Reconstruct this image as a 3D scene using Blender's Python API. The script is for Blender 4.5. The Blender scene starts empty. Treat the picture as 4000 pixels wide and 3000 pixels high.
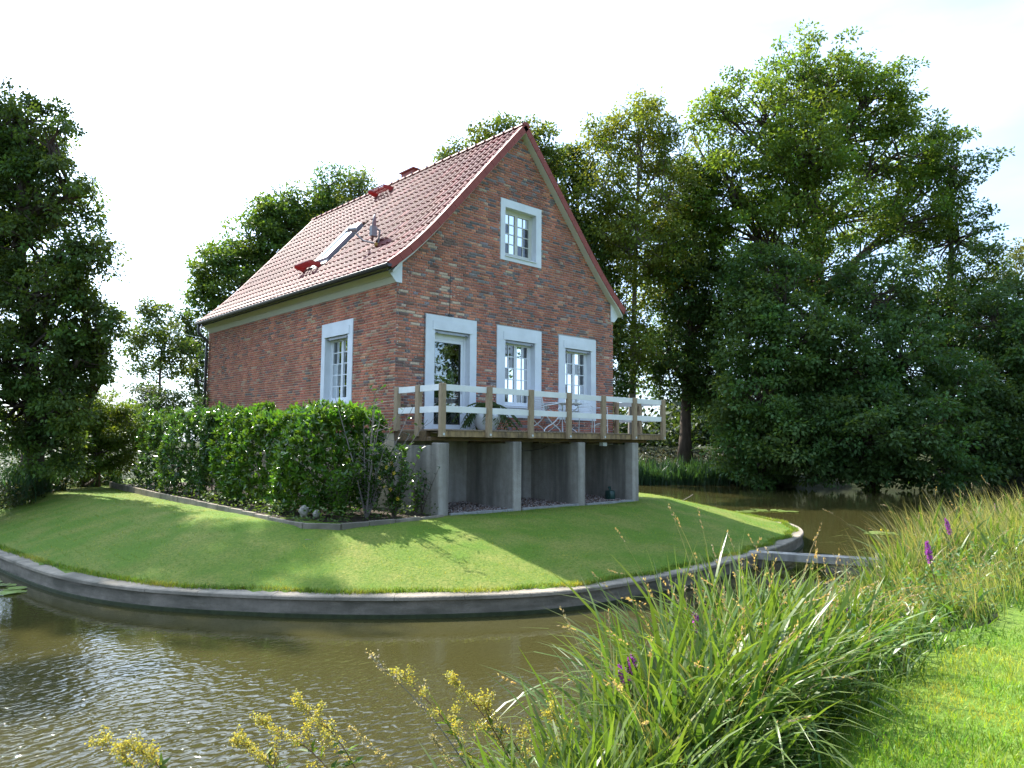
import bpy, math, random
import numpy as np
from mathutils import Vector, Matrix
random.seed(7); RS = np.random.RandomState(11)
PI = math.pi
scn = bpy.context.scene
COL = scn.collection

# ------------------------------------------------------------------ camera, sky, sun, exposure
cam = bpy.data.objects.new('camera', bpy.data.cameras.new('camera'))
COL.objects.link(cam); scn.camera = cam
yaw, pitch, roll = 0.821, 0.0815, 0.0074
F = Vector((math.cos(yaw)*math.cos(pitch), math.sin(yaw)*math.cos(pitch), math.sin(pitch)))
Rr = Vector((math.sin(yaw), -math.cos(yaw), 0)); Uu = Rr.cross(F)
R2 = Rr*math.cos(roll)+Uu*math.sin(roll); U2 = -Rr*math.sin(roll)+Uu*math.cos(roll)
M = Matrix((R2, U2, -F)).transposed().to_4x4()
M.translation = Vector((-8.828, -13.167, 2.40))
cam.matrix_world = M
cam.data.sensor_width = 36; cam.data.lens = 36*1580.2/2212
cam.data.clip_start = 0.05; cam.data.clip_end = 4000

SUN_AZ, SUN_EL = math.radians(89.3), math.radians(46)
w = bpy.data.worlds.new('World'); scn.world = w; w.use_nodes = True
nt = w.node_tree; nt.nodes.clear()
def N(nt, t, **k):
    n = nt.nodes.new(t)
    for a, b in k.items():
        if a[0] == '_': continue
        setattr(n, a, b)
    return n
def L(nt, a, b): nt.links.new(a, b)
out = N(nt, 'ShaderNodeOutputWorld'); bg = N(nt, 'ShaderNodeBackground')
sky = N(nt, 'ShaderNodeTexSky', sky_type='NISHITA', sun_disc=False)
sky.sun_elevation = SUN_EL; sky.sun_rotation = PI/2-SUN_AZ
sky.air_density = 1.0; sky.dust_density = 2.2; sky.ozone_density = 1.5
tc = N(nt, 'ShaderNodeTexCoord'); mp = N(nt, 'ShaderNodeMapping'); mp.inputs['Scale'].default_value = (1.3, 1.3, 4.0)
nz = N(nt, 'ShaderNodeTexNoise'); nz.inputs['Scale'].default_value = 1.5; nz.inputs['Detail'].default_value = 7; nz.inputs['Roughness'].default_value = .55
cr = N(nt, 'ShaderNodeValToRGB'); cr.color_ramp.elements[0].position = .15; cr.color_ramp.elements[1].position = .75
mx = N(nt, 'ShaderNodeMixRGB'); mx.inputs['Color2'].default_value = (10.5, 11.6, 12.6, 1)
mul = N(nt, 'ShaderNodeMath', operation='MULTIPLY'); mul.inputs[1].default_value = .55
L(nt, tc.outputs['Generated'], mp.inputs['Vector']); L(nt, mp.outputs[0], nz.inputs['Vector'])
L(nt, nz.outputs['Fac'], cr.inputs[0]); L(nt, cr.outputs[0], mul.inputs[0]); L(nt, mul.outputs[0], mx.inputs['Fac'])
# thin cloud scatters forward: brighter towards the sun
sd_ = N(nt, 'ShaderNodeVectorMath', operation='DOT_PRODUCT'); L(nt, tc.outputs['Generated'], sd_.inputs[0]); sd_.inputs[1].default_value = (math.cos(SUN_EL)*math.cos(SUN_AZ), math.cos(SUN_EL)*math.sin(SUN_AZ), math.sin(SUN_EL))
cm = N(nt, 'ShaderNodeMath', operation='MAXIMUM'); cm.inputs[1].default_value = 0; L(nt, sd_.outputs['Value'], cm.inputs[0])
cp = N(nt, 'ShaderNodeMath', operation='POWER'); cp.inputs[1].default_value = 3; L(nt, cm.outputs[0], cp.inputs[0])
cf = N(nt, 'ShaderNodeMath', operation='MULTIPLY_ADD'); cf.inputs[1].default_value = 2.2; cf.inputs[2].default_value = .62; L(nt, cp.outputs[0], cf.inputs[0])
cv = N(nt, 'ShaderNodeVectorMath', operation='SCALE'); cv.inputs[0].default_value = (10.5, 11.6, 12.6); L(nt, cf.outputs[0], cv.inputs['Scale']); L(nt, cv.outputs[0], mx.inputs['Color2'])
L(nt, sky.outputs[0], mx.inputs['Color1']); tn = N(nt, 'ShaderNodeMixRGB', blend_type='MULTIPLY'); tn.inputs['Fac'].default_value = 1; tn.inputs['Color2'].default_value = (.84,.98,1.16,1); L(nt, mx.outputs[0], tn.inputs['Color1']); L(nt, tn.outputs[0], bg.inputs[0]); L(nt, bg.outputs[0], out.inputs[0])
bg.inputs[1].default_value = 0.10
sd = bpy.data.lights.new('sun', 'SUN'); sd.energy = 5.0; sd.angle = math.radians(.55); sd.color = (1, .95, .86)
so = bpy.data.objects.new('sun', sd); COL.objects.link(so)
sdir = Vector((math.cos(SUN_EL)*math.cos(SUN_AZ), math.cos(SUN_EL)*math.sin(SUN_AZ), math.sin(SUN_EL)))
so.rotation_euler = sdir.to_track_quat('Z', 'Y').to_euler(); so.location = (0, 20, 40)
vs = scn.view_settings
vs.view_transform = 'Standard'; vs.look = 'None'; vs.gamma = 1; vs.use_curve_mapping = False; vs.exposure = 1.52
cy = scn.cycles; cy.max_bounces = 7; cy.transparent_max_bounces = 12; cy.diffuse_bounces = 3; cy.glossy_bounces = 3
cy.transmission_bounces = 5; cy.sample_clamp_indirect = 6; cy.use_denoising = True
cy.caustics_reflective = False; cy.caustics_refractive = False

# ------------------------------------------------------------------ helpers
def tag(o, label=None, cat=None, group=None, kind=None):
    if label: o['label'] = label
    if cat: o['category'] = cat
    if group: o['group'] = group
    if kind: o['kind'] = kind
    return o
def empty(name, loc=(0, 0, 0), label=None, cat=None, group=None, rz=0):
    o = bpy.data.objects.new(name, None); COL.objects.link(o); o.location = loc; o.rotation_euler = (0, 0, rz)
    o.empty_display_size = .2
    return tag(o, label, cat, group)
def link(name, me, parent=None, loc=None):
    o = bpy.data.objects.new(name, me); COL.objects.link(o)
    if parent: o.parent = parent
    if loc is not None: o.location = loc
    return o
class MB:
    def __init__(s): s.v = []; s.f = []; s.c = []; s.col = (1, 1, 1)
    def add(s, vs, fs):
        n = len(s.v); s.v += [tuple(p) for p in vs]; s.f += [tuple(i+n for i in f) for f in fs]; s.c += [s.col]*len(vs); return s
    def box(s, x0, x1, y0, y1, z0, z1):
        return s.add([(x0,y0,z0),(x1,y0,z0),(x1,y1,z0),(x0,y1,z0),(x0,y0,z1),(x1,y0,z1),(x1,y1,z1),(x0,y1,z1)],
                     [(0,3,2,1),(4,5,6,7),(0,1,5,4),(1,2,6,5),(2,3,7,6),(3,0,4,7)])
    def bbox(s, x0, x1, y0, y1, z0, z1, b=.006):
        # box with chamfered vertical + top edges
        xs = [(x0+b,y0),(x1-b,y0),(x1,y0+b),(x1,y1-b),(x1-b,y1),(x0+b,y1),(x0,y1-b),(x0,y0+b)]
        ins = [(min(max(x,x0+b),x1-b), min(max(y,y0+b),y1-b)) for x, y in xs]
        v = [(x,y,z0) for x,y in xs]+[(x,y,z1-b) for x,y in xs]+[(x,y,z1) for x,y in ins]
        f = [tuple(range(7,-1,-1)), tuple(range(16,24))]
        for k in range(8):
            j = (k+1)%8; f += [(k,j,8+j,8+k),(8+k,8+j,16+j,16+k)]
        return s.add(v, f)
    def tube(s, pts, r, n=6, cap=True):
        pts = [Vector(p) for p in pts]; rs = r if isinstance(r, (list, tuple)) else [r]*len(pts)
        v = []; f = []; a = None
        for i, p in enumerate(pts):
            t = (pts[min(i+1, len(pts)-1)]-pts[max(i-1, 0)])
            if t.length < 1e-9: t = Vector((0,0,1))
            t.normalize()
            if a is None:
                a = t.orthogonal().normalized()
            a = (a-t*a.dot(t));
            if a.length < 1e-6: a = t.orthogonal()
            a.normalize(); b = t.cross(a)
            for k in range(n):
                q = p+(a*math.cos(2*PI*k/n)+b*math.sin(2*PI*k/n))*rs[i]; v.append(q)
        for i in range(len(pts)-1):
            for k in range(n):
                j = (k+1)%n; f.append((i*n+k, i*n+j, (i+1)*n+j, (i+1)*n+k))
        if cap: f += [tuple(range(n-1,-1,-1)), tuple(range((len(pts)-1)*n, len(pts)*n))]
        return s.add(v, f)
    def lathe(s, prof, c=(0,0,0), n=24, cap=False):
        v = [(c[0]+r*math.cos(2*PI*k/n), c[1]+r*math.sin(2*PI*k/n), c[2]+z) for r, z in prof for k in range(n)]
        f = [(i*n+k, i*n+(k+1)%n, (i+1)*n+(k+1)%n, (i+1)*n+k) for i in range(len(prof)-1) for k in range(n)]
        if cap: f += [tuple(range(n-1,-1,-1)), tuple(range((len(prof)-1)*n, len(prof)*n))]
        return s.add(v, f)
    def prism(s, poly, axis, a, b):
        # polygon given in the two other axes, extruded along axis between a and b
        def P(u, w, t): return {'x': (t,u,w), 'y': (u,t,w), 'z': (u,w,t)}[axis]
        n = len(poly); v = [P(u,w,a) for u,w in poly]+[P(u,w,b) for u,w in poly]
        f = [tuple(range(n)), tuple(range(2*n-1, n-1, -1))]+[(i,(i+1)%n+0,(i+1)%n+n,i+n) for i in range(n)]
        return s.add(v, f)
    def mesh(s, name, mat, smooth=False, colattr=False):
        me = bpy.data.meshes.new(name); me.from_pydata(s.v, [], s.f)
        if mat: me.materials.append(mat)
        if smooth: me.polygons.foreach_set('use_smooth', [True]*len(me.polygons))
        if colattr:
            at = me.color_attributes.new('tint', 'FLOAT_COLOR', 'POINT')
            at.data.foreach_set('color', np.array([(*c, 1) for c in s.c], dtype=np.float32).ravel())
        import bmesh
        bm = bmesh.new(); bm.from_mesh(me); bmesh.ops.recalc_face_normals(bm, faces=bm.faces); bm.to_mesh(me); bm.free()
        me.update(); return me
    def build(s, name, mat, parent=None, smooth=False, colattr=False):
        return link(name, s.mesh(name, mat, smooth, colattr), parent)
def npmesh(name, V, Fc, mat, tint=None, smooth=False):
    V = np.asarray(V, np.float32).reshape(-1, 3); Fc = np.asarray(Fc, np.int32); k = Fc.shape[1]
    me = bpy.data.meshes.new(name); me.vertices.add(len(V)); me.vertices.foreach_set('co', V.ravel())
    me.loops.add(Fc.size); me.loops.foreach_set('vertex_index', Fc.ravel())
    me.polygons.add(len(Fc)); me.polygons.foreach_set('loop_start', np.arange(0, Fc.size, k, dtype=np.int32))
    try: me.polygons.foreach_set('loop_total', np.full(len(Fc), k, np.int32))
    except Exception: pass
    if smooth: me.polygons.foreach_set('use_smooth', np.ones(len(Fc), bool))
    if mat: me.materials.append(mat)
    if tint is not None:
        at = me.color_attributes.new('tint', 'FLOAT_COLOR', 'POINT')
        t = np.ones((len(V), 4), np.float32); t[:, :3] = tint; at.data.foreach_set('color', t.ravel())
    me.update(calc_edges=True); me.validate(); return me

# ------------------------------------------------------------------ materials
def mat(name, col=(.5,.5,.5), rough=.6, spec=.5, metal=0, noise=0, nscale=8, col2=None, bump=0, bscale=40, tint=False, coat=0, stretch=None, detail=6, tintmul=True):
    m = bpy.data.materials.new(name); m.use_nodes = True; t = m.node_tree; b = t.nodes['Principled BSDF']
    b.inputs['Roughness'].default_value = rough; b.inputs['Metallic'].default_value = metal
    b.inputs['Specular IOR Level'].default_value = spec; b.inputs['Coat Weight'].default_value = coat
    b.inputs['Coat Roughness'].default_value = .12
    b.inputs['Base Color'].default_value = (*col, 1)
    src = None
    tc = N(t, 'ShaderNodeTexCoord'); vec = tc.outputs['Object']
    if stretch:
        mp = N(t, 'ShaderNodeMapping'); mp.inputs['Scale'].default_value = stretch; L(t, vec, mp.inputs[0]); vec = mp.outputs[0]
    if tint:
        a = N(t, 'ShaderNodeAttribute', attribute_name='tint'); src = a.outputs['Color']
    if noise:
        n = N(t, 'ShaderNodeTexNoise'); n.inputs['Scale'].default_value = nscale; n.inputs['Detail'].default_value = detail; n.inputs['Roughness'].default_value = .6
        L(t, vec, n.inputs['Vector'])
        r = N(t, 'ShaderNodeValToRGB'); r.color_ramp.elements[0].position = .3; r.color_ramp.elements[1].position = .7; L(t, n.outputs['Fac'], r.inputs[0])
        mxx = N(t, 'ShaderNodeMixRGB'); L(t, r.outputs[0], mxx.inputs['Fac'])
        if tint:
            mxx.blend_type = 'MULTIPLY'; L(t, src, mxx.inputs['Color1']); c2 = col2 or (1-noise,)*3; mxx.inputs['Color2'].default_value = (*c2, 1)
        else:
            mxx.inputs['Color1'].default_value = (*col, 1); c2 = col2 or tuple(c*(1-noise) for c in col); mxx.inputs['Color2'].default_value = (*c2, 1)
        src = mxx.outputs[0]
    if src is not None: L(t, src, b.inputs['Base Color'])
    if bump:
        n2 = N(t, 'ShaderNodeTexNoise'); n2.inputs['Scale'].default_value = bscale; n2.inputs['Detail'].default_value = 5; L(t, vec, n2.inputs['Vector'])
        bp = N(t, 'ShaderNodeBump'); bp.inputs['Strength'].default_value = bump; bp.inputs['Distance'].default_value = .01; L(t, n2.outputs['Fac'], bp.inputs['Height'])
        L(t, bp.outputs[0], b.inputs['Normal'])
    return m
def leafmat(name, trans=.42, rough=.42, spec=.4, ty=(1.25, 1.3, .45)):
    m = bpy.data.materials.new(name); m.use_nodes = True; t = m.node_tree; b = t.nodes['Principled BSDF']; o = t.nodes['Material Output']
    a = N(t, 'ShaderNodeAttribute', attribute_name='tint'); L(t, a.outputs['Color'], b.inputs['Base Color'])
    b.inputs['Roughness'].default_value = rough; b.inputs['Specular IOR Level'].default_value = spec
    tr = N(t, 'ShaderNodeBsdfTranslucent'); mm = N(t, 'ShaderNodeMixRGB', blend_type='MULTIPLY'); mm.inputs['Fac'].default_value = 1
    mm.inputs['Color2'].default_value = (*ty, 1); L(t, a.outputs['Color'], mm.inputs['Color1']); L(t, mm.outputs[0], tr.inputs[0])
    ms = N(t, 'ShaderNodeMixShader'); ms.inputs[0].default_value = trans
    L(t, b.outputs[0], ms.inputs[1]); L(t, tr.outputs[0], ms.inputs[2]); L(t, ms.outputs[0], o.inputs[0])
    return m
m_leaf = leafmat('tree_leaves', .48, .5, .3, (1.45,1.22,.5))
m_laurel = leafmat('laurel_leaves', .42, .22, .6)
m_blade = leafmat('blades', .42, .38, .45)
m_grassb = leafmat('lawn_blades', .45, .5, .3, (1.4,1.35,.45))
m_bark = mat('bark', (.10,.075,.055), .95, .2, noise=.5, nscale=6, bump=.6, bscale=18, stretch=(1,1,.25))
m_barkpale = mat('pale_bark', (.22,.19,.16), .9, .2, noise=.4, nscale=6)
m_mortar_f = mat('grey_mortar', (.44,.42,.41), .95, .2, noise=.25, nscale=9, bump=.5, bscale=120)
m_mortar_s = mat('cream_mortar', (.74,.66,.50), .95, .2, noise=.25, nscale=5, bump=.5, bscale=120)
m_white = mat('white_paint', (.74,.77,.80), .6, .35, noise=.16, nscale=2.2, bump=.08, bscale=60)
m_white2 = mat('white_lacquer', (.78,.80,.82), .35, .5, noise=.05, nscale=4)
m_trim = mat('cream_trim', (.60,.60,.53), .5, .4, noise=.08, nscale=3)
m_dark = mat('dark_plastic', (.025,.027,.03), .35, .5)
m_gutter = mat('dark_gutter', (.045,.042,.045), .38, .6, noise=.2, nscale=12)
m_zinc = mat('zinc', (.35,.37,.40), .4, .5, metal=.6, noise=.2, nscale=10)
m_wood = mat('weathered_post', (.40,.29,.18), .8, .3, noise=.42, nscale=7, stretch=(9,9,1.2), bump=.4, bscale=30)
m_board = mat('deck_board', (.30,.22,.15), .85, .3, noise=.5, nscale=6, stretch=(6,1.2,6), bump=.4, bscale=40)
m_beam = mat('brown_beam', (.19,.115,.05), .8, .3, noise=.6, nscale=5, col2=(.055,.042,.028), stretch=(1,6,6), bump=.4, bscale=30)
m_galv = mat('galvanised', (.55,.57,.58), .4, .5, metal=.5)
m_rail = mat('white_rail', (.78,.78,.74), .55, .4, noise=.16, nscale=3)
m_soil = mat('soil', (.06,.045,.03), .95, .2, noise=.5, nscale=12, bump=.8, bscale=40)
m_stone = mat('kerb_stone', (.30,.30,.28), .9, .3, noise=.35, nscale=9, bump=.5, bscale=60)
m_rock = mat('white_rock', (.34,.31,.26), .9, .3, noise=.45, nscale=14, bump=.6, bscale=30)
m_dish = mat('grey_dish', (.24,.24,.25), .5, .4)

def concrete(name, c1, c2, c3, streak=.8, sc=(3.5, 3.5, .35)):
    m = bpy.data.materials.new(name); m.use_nodes = True; t = m.node_tree; b = t.nodes['Principled BSDF']
    b.inputs['Roughness'].default_value = .92; b.inputs['Specular IOR Level'].default_value = .25
    g = N(t, 'ShaderNodeNewGeometry'); mp = N(t, 'ShaderNodeMapping'); mp.inputs['Scale'].default_value = sc; L(t, g.outputs['Position'], mp.inputs[0])
    n1 = N(t, 'ShaderNodeTexNoise'); n1.inputs['Scale'].default_value = 1.6; n1.inputs['Detail'].default_value = 6; L(t, mp.outputs[0], n1.inputs['Vector'])
    r1 = N(t, 'ShaderNodeValToRGB'); r1.color_ramp.elements[0].position = .40; r1.color_ramp.elements[1].position = .64; L(t, n1.outputs['Fac'], r1.inputs[0])
    n2 = N(t, 'ShaderNodeTexNoise'); n2.inputs['Scale'].default_value = 5; n2.inputs['Detail'].default_value = 8; n2.inputs['Roughness'].default_value = .7; L(t, g.outputs['Position'], n2.inputs['Vector'])
    r2 = N(t, 'ShaderNodeValToRGB'); r2.color_ramp.elements[0].position = .35; r2.color_ramp.elements[1].position = .7; L(t, n2.outputs['Fac'], r2.inputs[0])
    a = N(t, 'ShaderNodeMixRGB'); a.inputs['Color1'].default_value = (*c1,1); a.inputs['Color2'].default_value = (*c2,1); L(t, r2.outputs[0], a.inputs['Fac'])
    bb = N(t, 'ShaderNodeMixRGB'); bb.inputs['Color2'].default_value = (*c3,1); L(t, a.outputs[0], bb.inputs['Color1'])
    mu = N(t, 'ShaderNodeMath', operation='MULTIPLY'); mu.inputs[1].default_value = streak; L(t, r1.outputs[0], mu.inputs[0]); L(t, mu.outputs[0], bb.inputs['Fac'])
    L(t, bb.outputs[0], b.inputs['Base Color'])
    n3 = N(t, 'ShaderNodeTexNoise'); n3.inputs['Scale'].default_value = 30; n3.inputs['Detail'].default_value = 6; L(t, g.outputs['Position'], n3.inputs['Vector'])
    bp = N(t, 'ShaderNodeBump'); bp.inputs['Strength'].default_value = .5; bp.inputs['Distance'].default_value = .02; L(t, n3.outputs['Fac'], bp.inputs['Height']); L(t, bp.outputs[0], b.inputs['Normal'])
    return m
m_conc = concrete('pier_concrete', (.39,.36,.31), (.28,.25,.21), (.11,.10,.085), .75, (2.2,2.2,.20))
m_plaster = concrete('beige_plaster', (.50,.42,.30), (.42,.35,.25), (.34,.29,.21), .4)
m_quay = concrete('quay_concrete', (.25,.21,.165), (.16,.135,.105), (.075,.07,.05), .8, (.8,.8,4))
m_cope = concrete('coping_concrete', (.31,.26,.20), (.20,.17,.13), (.11,.10,.075), .8, (1,1,1))

# brick: tint attribute + stains + pale chips
def brickmat():
    m = bpy.data.materials.new('brick_faces'); m.use_nodes = True; t = m.node_tree; b = t.nodes['Principled BSDF']
    b.inputs['Roughness'].default_value = .85; b.inputs['Specular IOR Level'].default_value = .3
    a = N(t, 'ShaderNodeAttribute', attribute_name='tint'); g = N(t, 'ShaderNodeNewGeometry')
    n1 = N(t, 'ShaderNodeTexNoise'); n1.inputs['Scale'].default_value = 26; n1.inputs['Detail'].default_value = 5; L(t, g.outputs['Position'], n1.inputs['Vector'])
    mr = N(t, 'ShaderNodeMapRange'); mr.inputs[1].default_value = .3; mr.inputs[2].default_value = .7; mr.inputs[3].default_value = .72; mr.inputs[4].default_value = 1.2; L(t, n1.outputs['Fac'], mr.inputs[0])
    mps = N(t, 'ShaderNodeMapping'); mps.inputs['Scale'].default_value = (1.6,1.6,.45); L(t, g.outputs['Position'], mps.inputs[0])
    nb = N(t, 'ShaderNodeTexNoise'); nb.inputs['Scale'].default_value = 1.1; nb.inputs['Detail'].default_value = 5; L(t, mps.outputs[0], nb.inputs['Vector'])
    mb_ = N(t, 'ShaderNodeMapRange'); mb_.inputs[1].default_value = .35; mb_.inputs[2].default_value = .68; mb_.inputs[3].default_value = .70; mb_.inputs[4].default_value = 1.18; L(t, nb.outputs['Fac'], mb_.inputs[0])
    mm_ = N(t, 'ShaderNodeMath', operation='MULTIPLY'); L(t, mr.outputs[0], mm_.inputs[0]); L(t, mb_.outputs[0], mm_.inputs[1])
    v = N(t, 'ShaderNodeVectorMath', operation='SCALE'); L(t, a.outputs['Color'], v.inputs[0]); L(t, mm_.outputs[0], v.inputs['Scale'])
    # chips: pale mortar/paint residue on part of the courses, in loose patches
    mp = N(t, 'ShaderNodeMapping'); mp.inputs['Scale'].default_value = (9, 9, 24); L(t, g.outputs['Position'], mp.inputs[0])
    n2 = N(t, 'ShaderNodeTexNoise'); n2.inputs['Scale'].default_value = 1.3; n2.inputs['Detail'].default_value = 4; L(t, mp.outputs[0], n2.inputs['Vector'])
    r2 = N(t, 'ShaderNodeValToRGB'); r2.color_ramp.elements[0].position = .60; r2.color_ramp.elements[1].position = .65; L(t, n2.outputs['Fac'], r2.inputs[0])
    n3 = N(t, 'ShaderNodeTexNoise'); n3.inputs['Scale'].default_value = .75; n3.inputs['Detail'].default_value = 3; L(t, g.outputs['Position'], n3.inputs['Vector'])
    r3 = N(t, 'ShaderNodeValToRGB'); r3.color_ramp.elements[0].position = .45; r3.color_ramp.elements[1].position = .6; L(t, n3.outputs['Fac'], r3.inputs[0])
    mu = N(t, 'ShaderNodeMath', operation='MULTIPLY'); L(t, r2.outputs[0], mu.inputs[0]); L(t, r3.outputs[0], mu.inputs[1])
    sx = N(t, 'ShaderNodeSeparateXYZ'); L(t, g.outputs['Position'], sx.inputs[0])
    gy = N(t, 'ShaderNodeMath', operation='LESS_THAN'); L(t, sx.outputs['Y'], gy.inputs[0]); gy.inputs[1].default_value = .02
    hz = N(t, 'ShaderNodeMapRange'); hz.inputs[1].default_value = 7.2; hz.inputs[2].default_value = 6.2; hz.inputs[3].default_value = .12; hz.inputs[4].default_value = .9; L(t, sx.outputs['Z'], hz.inputs[0])
    m2 = N(t, 'ShaderNodeMath', operation='MULTIPLY'); L(t, mu.outputs[0], m2.inputs[0]); L(t, gy.outputs[0], m2.inputs[1])
    m3 = N(t, 'ShaderNodeMath', operation='MULTIPLY'); L(t, m2.outputs[0], m3.inputs[0]); L(t, hz.outputs[0], m3.inputs[1])
    mx = N(t, 'ShaderNodeMixRGB'); mx.inputs['Color2'].default_value = (.72,.62,.48,1); L(t, v.outputs[0], mx.inputs['Color1']); L(t, m3.outputs[0], mx.inputs['Fac'])
    L(t, mx.outputs[0], b.inputs['Base Color'])
    bp = N(t, 'ShaderNodeBump'); bp.inputs['Strength'].default_value = .5; bp.inputs['Distance'].default_value = .008; L(t, n1.outputs['Fac'], bp.inputs['Height']); L(t, bp.outputs[0], b.inputs['Normal'])
    return m
m_brick = brickmat()
m_tile = mat('glazed_tile', (.26,.055,.042), .6, .12, tint=True, noise=.25, nscale=6, bump=.15, bscale=30)
m_verge = mat('verge_tile', (.30,.07,.05), .6, .3, noise=.3, nscale=5, bump=.2, bscale=30)
m_redmetal = mat('red_lacquer', (.33,.03,.022), .4, .5)
def glassmat():
    m = bpy.data.materials.new('window_glass'); m.use_nodes = True; t = m.node_tree; t.nodes.clear(); o = N(t, 'ShaderNodeOutputMaterial')
    gl = N(t, 'ShaderNodeBsdfGlossy'); gl.inputs['Roughness'].default_value = .01; gl.inputs['Color'].default_value = (.95,.98,1,1)
    tr = N(t, 'ShaderNodeBsdfTransparent'); tr.inputs[0].default_value = (.78,.82,.82,1)
    fr = N(t, 'ShaderNodeFresnel'); fr.inputs[0].default_value = 1.6
    mr = N(t, 'ShaderNodeMapRange'); mr.inputs[3].default_value = .10; mr.inputs[4].default_value = 1.0; L(t, fr.outputs[0], mr.inputs[0])
    ms = N(t, 'ShaderNodeMixShader'); L(t, mr.outputs[0], ms.inputs[0]); L(t, tr.outputs[0], ms.inputs[1]); L(t, gl.outputs[0], ms.inputs[2]); L(t, ms.outputs[0], o.inputs[0])
    return m
m_glass = glassmat()
m_curtain = mat('curtain_cloth', (.62,.62,.62), .9, .2)
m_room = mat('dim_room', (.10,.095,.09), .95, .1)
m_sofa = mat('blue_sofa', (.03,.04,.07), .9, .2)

# grass ground
def lawnmat(name, c1, c2, c3):
    m = bpy.data.materials.new(name); m.use_nodes = True; t = m.node_tree; b = t.nodes['Principled BSDF']
    b.inputs['Roughness'].default_value = .9; b.inputs['Specular IOR Level'].default_value = .15
    g = N(t, 'ShaderNodeNewGeometry')
    n1 = N(t, 'ShaderNodeTexNoise'); n1.inputs['Scale'].default_value = 1.3; n1.inputs['Detail'].default_value = 5; L(t, g.outputs['Position'], n1.inputs['Vector'])
    n2 = N(t, 'ShaderNodeTexNoise'); n2.inputs['Scale'].default_value = 22; n2.inputs['Detail'].default_value = 6; n2.inputs['Roughness'].default_value = .75; L(t, g.outputs['Position'], n2.inputs['Vector'])
    r1 = N(t, 'ShaderNodeValToRGB'); r1.color_ramp.elements[0].position = .38; r1.color_ramp.elements[1].position = .66; L(t, n1.outputs['Fac'], r1.inputs[0])
    r2 = N(t, 'ShaderNodeValToRGB'); r2.color_ramp.elements[0].position = .35; r2.color_ramp.elements[1].position = .68; L(t, n2.outputs['Fac'], r2.inputs[0])
    a = N(t, 'ShaderNodeMixRGB'); a.inputs['Color1'].default_value = (*c1,1); a.inputs['Color2'].default_value = (*c2,1); L(t, r1.outputs[0], a.inputs['Fac'])
    c = N(t, 'ShaderNodeMixRGB'); c.inputs['Color2'].default_value = (*c3,1); L(t, a.outputs[0], c.inputs['Color1']); L(t, r2.outputs[0], c.inputs['Fac'])
    L(t, c.outputs[0], b.inputs['Base Color'])
    bp = N(t, 'ShaderNodeBump'); bp.inputs['Strength'].default_value = .9; bp.inputs['Distance'].default_value = .03; L(t, n2.outputs['Fac'], bp.inputs['Height']); L(t, bp.outputs[0], b.inputs['Normal'])
    return m
m_lawn = lawnmat('mown_lawn', (.115,.185,.018), (.235,.225,.055), (.055,.115,.012))
m_bank = lawnmat('rough_bank', (.035,.05,.018), (.045,.045,.022), (.025,.033,.012))
m_nearlawn = lawnmat('near_lawn', (.13,.22,.025), (.17,.22,.04), (.09,.16,.02))

# water
def watermat():
    m = bpy.data.materials.new('pond_water'); m.use_nodes = True; t = m.node_tree; b = t.nodes['Principled BSDF']
    b.inputs['Base Color'].default_value = (.040,.036,.012,1); b.inputs['Roughness'].default_value = .02; b.inputs['IOR'].default_value = 1.33
    b.inputs['Specular IOR Level'].default_value = .5
    g = N(t, 'ShaderNodeNewGeometry')
    mp = N(t, 'ShaderNodeMapping'); mp.inputs['Rotation'].default_value = (0,0,math.radians(-40)); mp.inputs['Scale'].default_value = (1.0, 1.7, 1); L(t, g.outputs['Position'], mp.inputs[0])
    n1 = N(t, 'ShaderNodeTexNoise'); n1.inputs['Scale'].default_value = 8.0; n1.inputs['Detail'].default_value = 1.3; n1.inputs['Roughness'].default_value = .5; n1.inputs['Distortion'].default_value = .4; L(t, mp.outputs[0], n1.inputs['Vector'])
    n2 = N(t, 'ShaderNodeTexNoise'); n2.inputs['Scale'].default_value = .35; n2.inputs['Detail'].default_value = 2; L(t, g.outputs['Position'], n2.inputs['Vector'])
    # wind: rippled out in the open on the west side, calm in the lee of the island
    sx = N(t, 'ShaderNodeSeparateXYZ'); L(t, g.outputs['Position'], sx.inputs[0])
    add = N(t, 'ShaderNodeMath', operation='MULTIPLY_ADD'); add.inputs[1].default_value = 1.1; L(t, sx.outputs['Y'], add.inputs[0]); L(t, sx.outputs['X'], add.inputs[2])
    nn = N(t, 'ShaderNodeMath', operation='MULTIPLY_ADD'); nn.inputs[1].default_value = 6; L(t, n2.outputs['Fac'], nn.inputs[0]); L(t, add.outputs[0], nn.inputs[2])
    mr = N(t, 'ShaderNodeMapRange'); mr.interpolation_type = 'SMOOTHSTEP'; mr.inputs[1].default_value = -11.5; mr.inputs[2].default_value = -6.0; mr.inputs[3].default_value = 1.0; mr.inputs[4].default_value = .035; L(t, sx.outputs['X'], mr.inputs[0])
    # distance from the calm lee: use X + 0.35*Y
    ad = N(t, 'ShaderNodeMath', operation='MULTIPLY_ADD'); ad.inputs[1].default_value = .75; L(t, sx.outputs['Y'], ad.inputs[0]); L(t, sx.outputs['X'], ad.inputs[2])
    ad2 = N(t, 'ShaderNodeMath', operation='MULTIPLY_ADD'); ad2.inputs[1].default_value = 4.0; L(t, n2.outputs['Fac'], ad2.inputs[0]); L(t, ad.outputs[0], ad2.inputs[2])
    L(t, ad2.outputs[0], mr.inputs[0]); mr.inputs[1].default_value = -11.2; mr.inputs[2].default_value = -6.0
    bp = N(t, 'ShaderNodeBump'); bp.inputs['Distance'].default_value = .052; L(t, mr.outputs[0], bp.inputs['Strength']); L(t, n1.outputs['Fac'], bp.inputs['Height'])
    L(t, bp.outputs[0], b.inputs['Normal'])
    return m
m_water = watermat()

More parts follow.
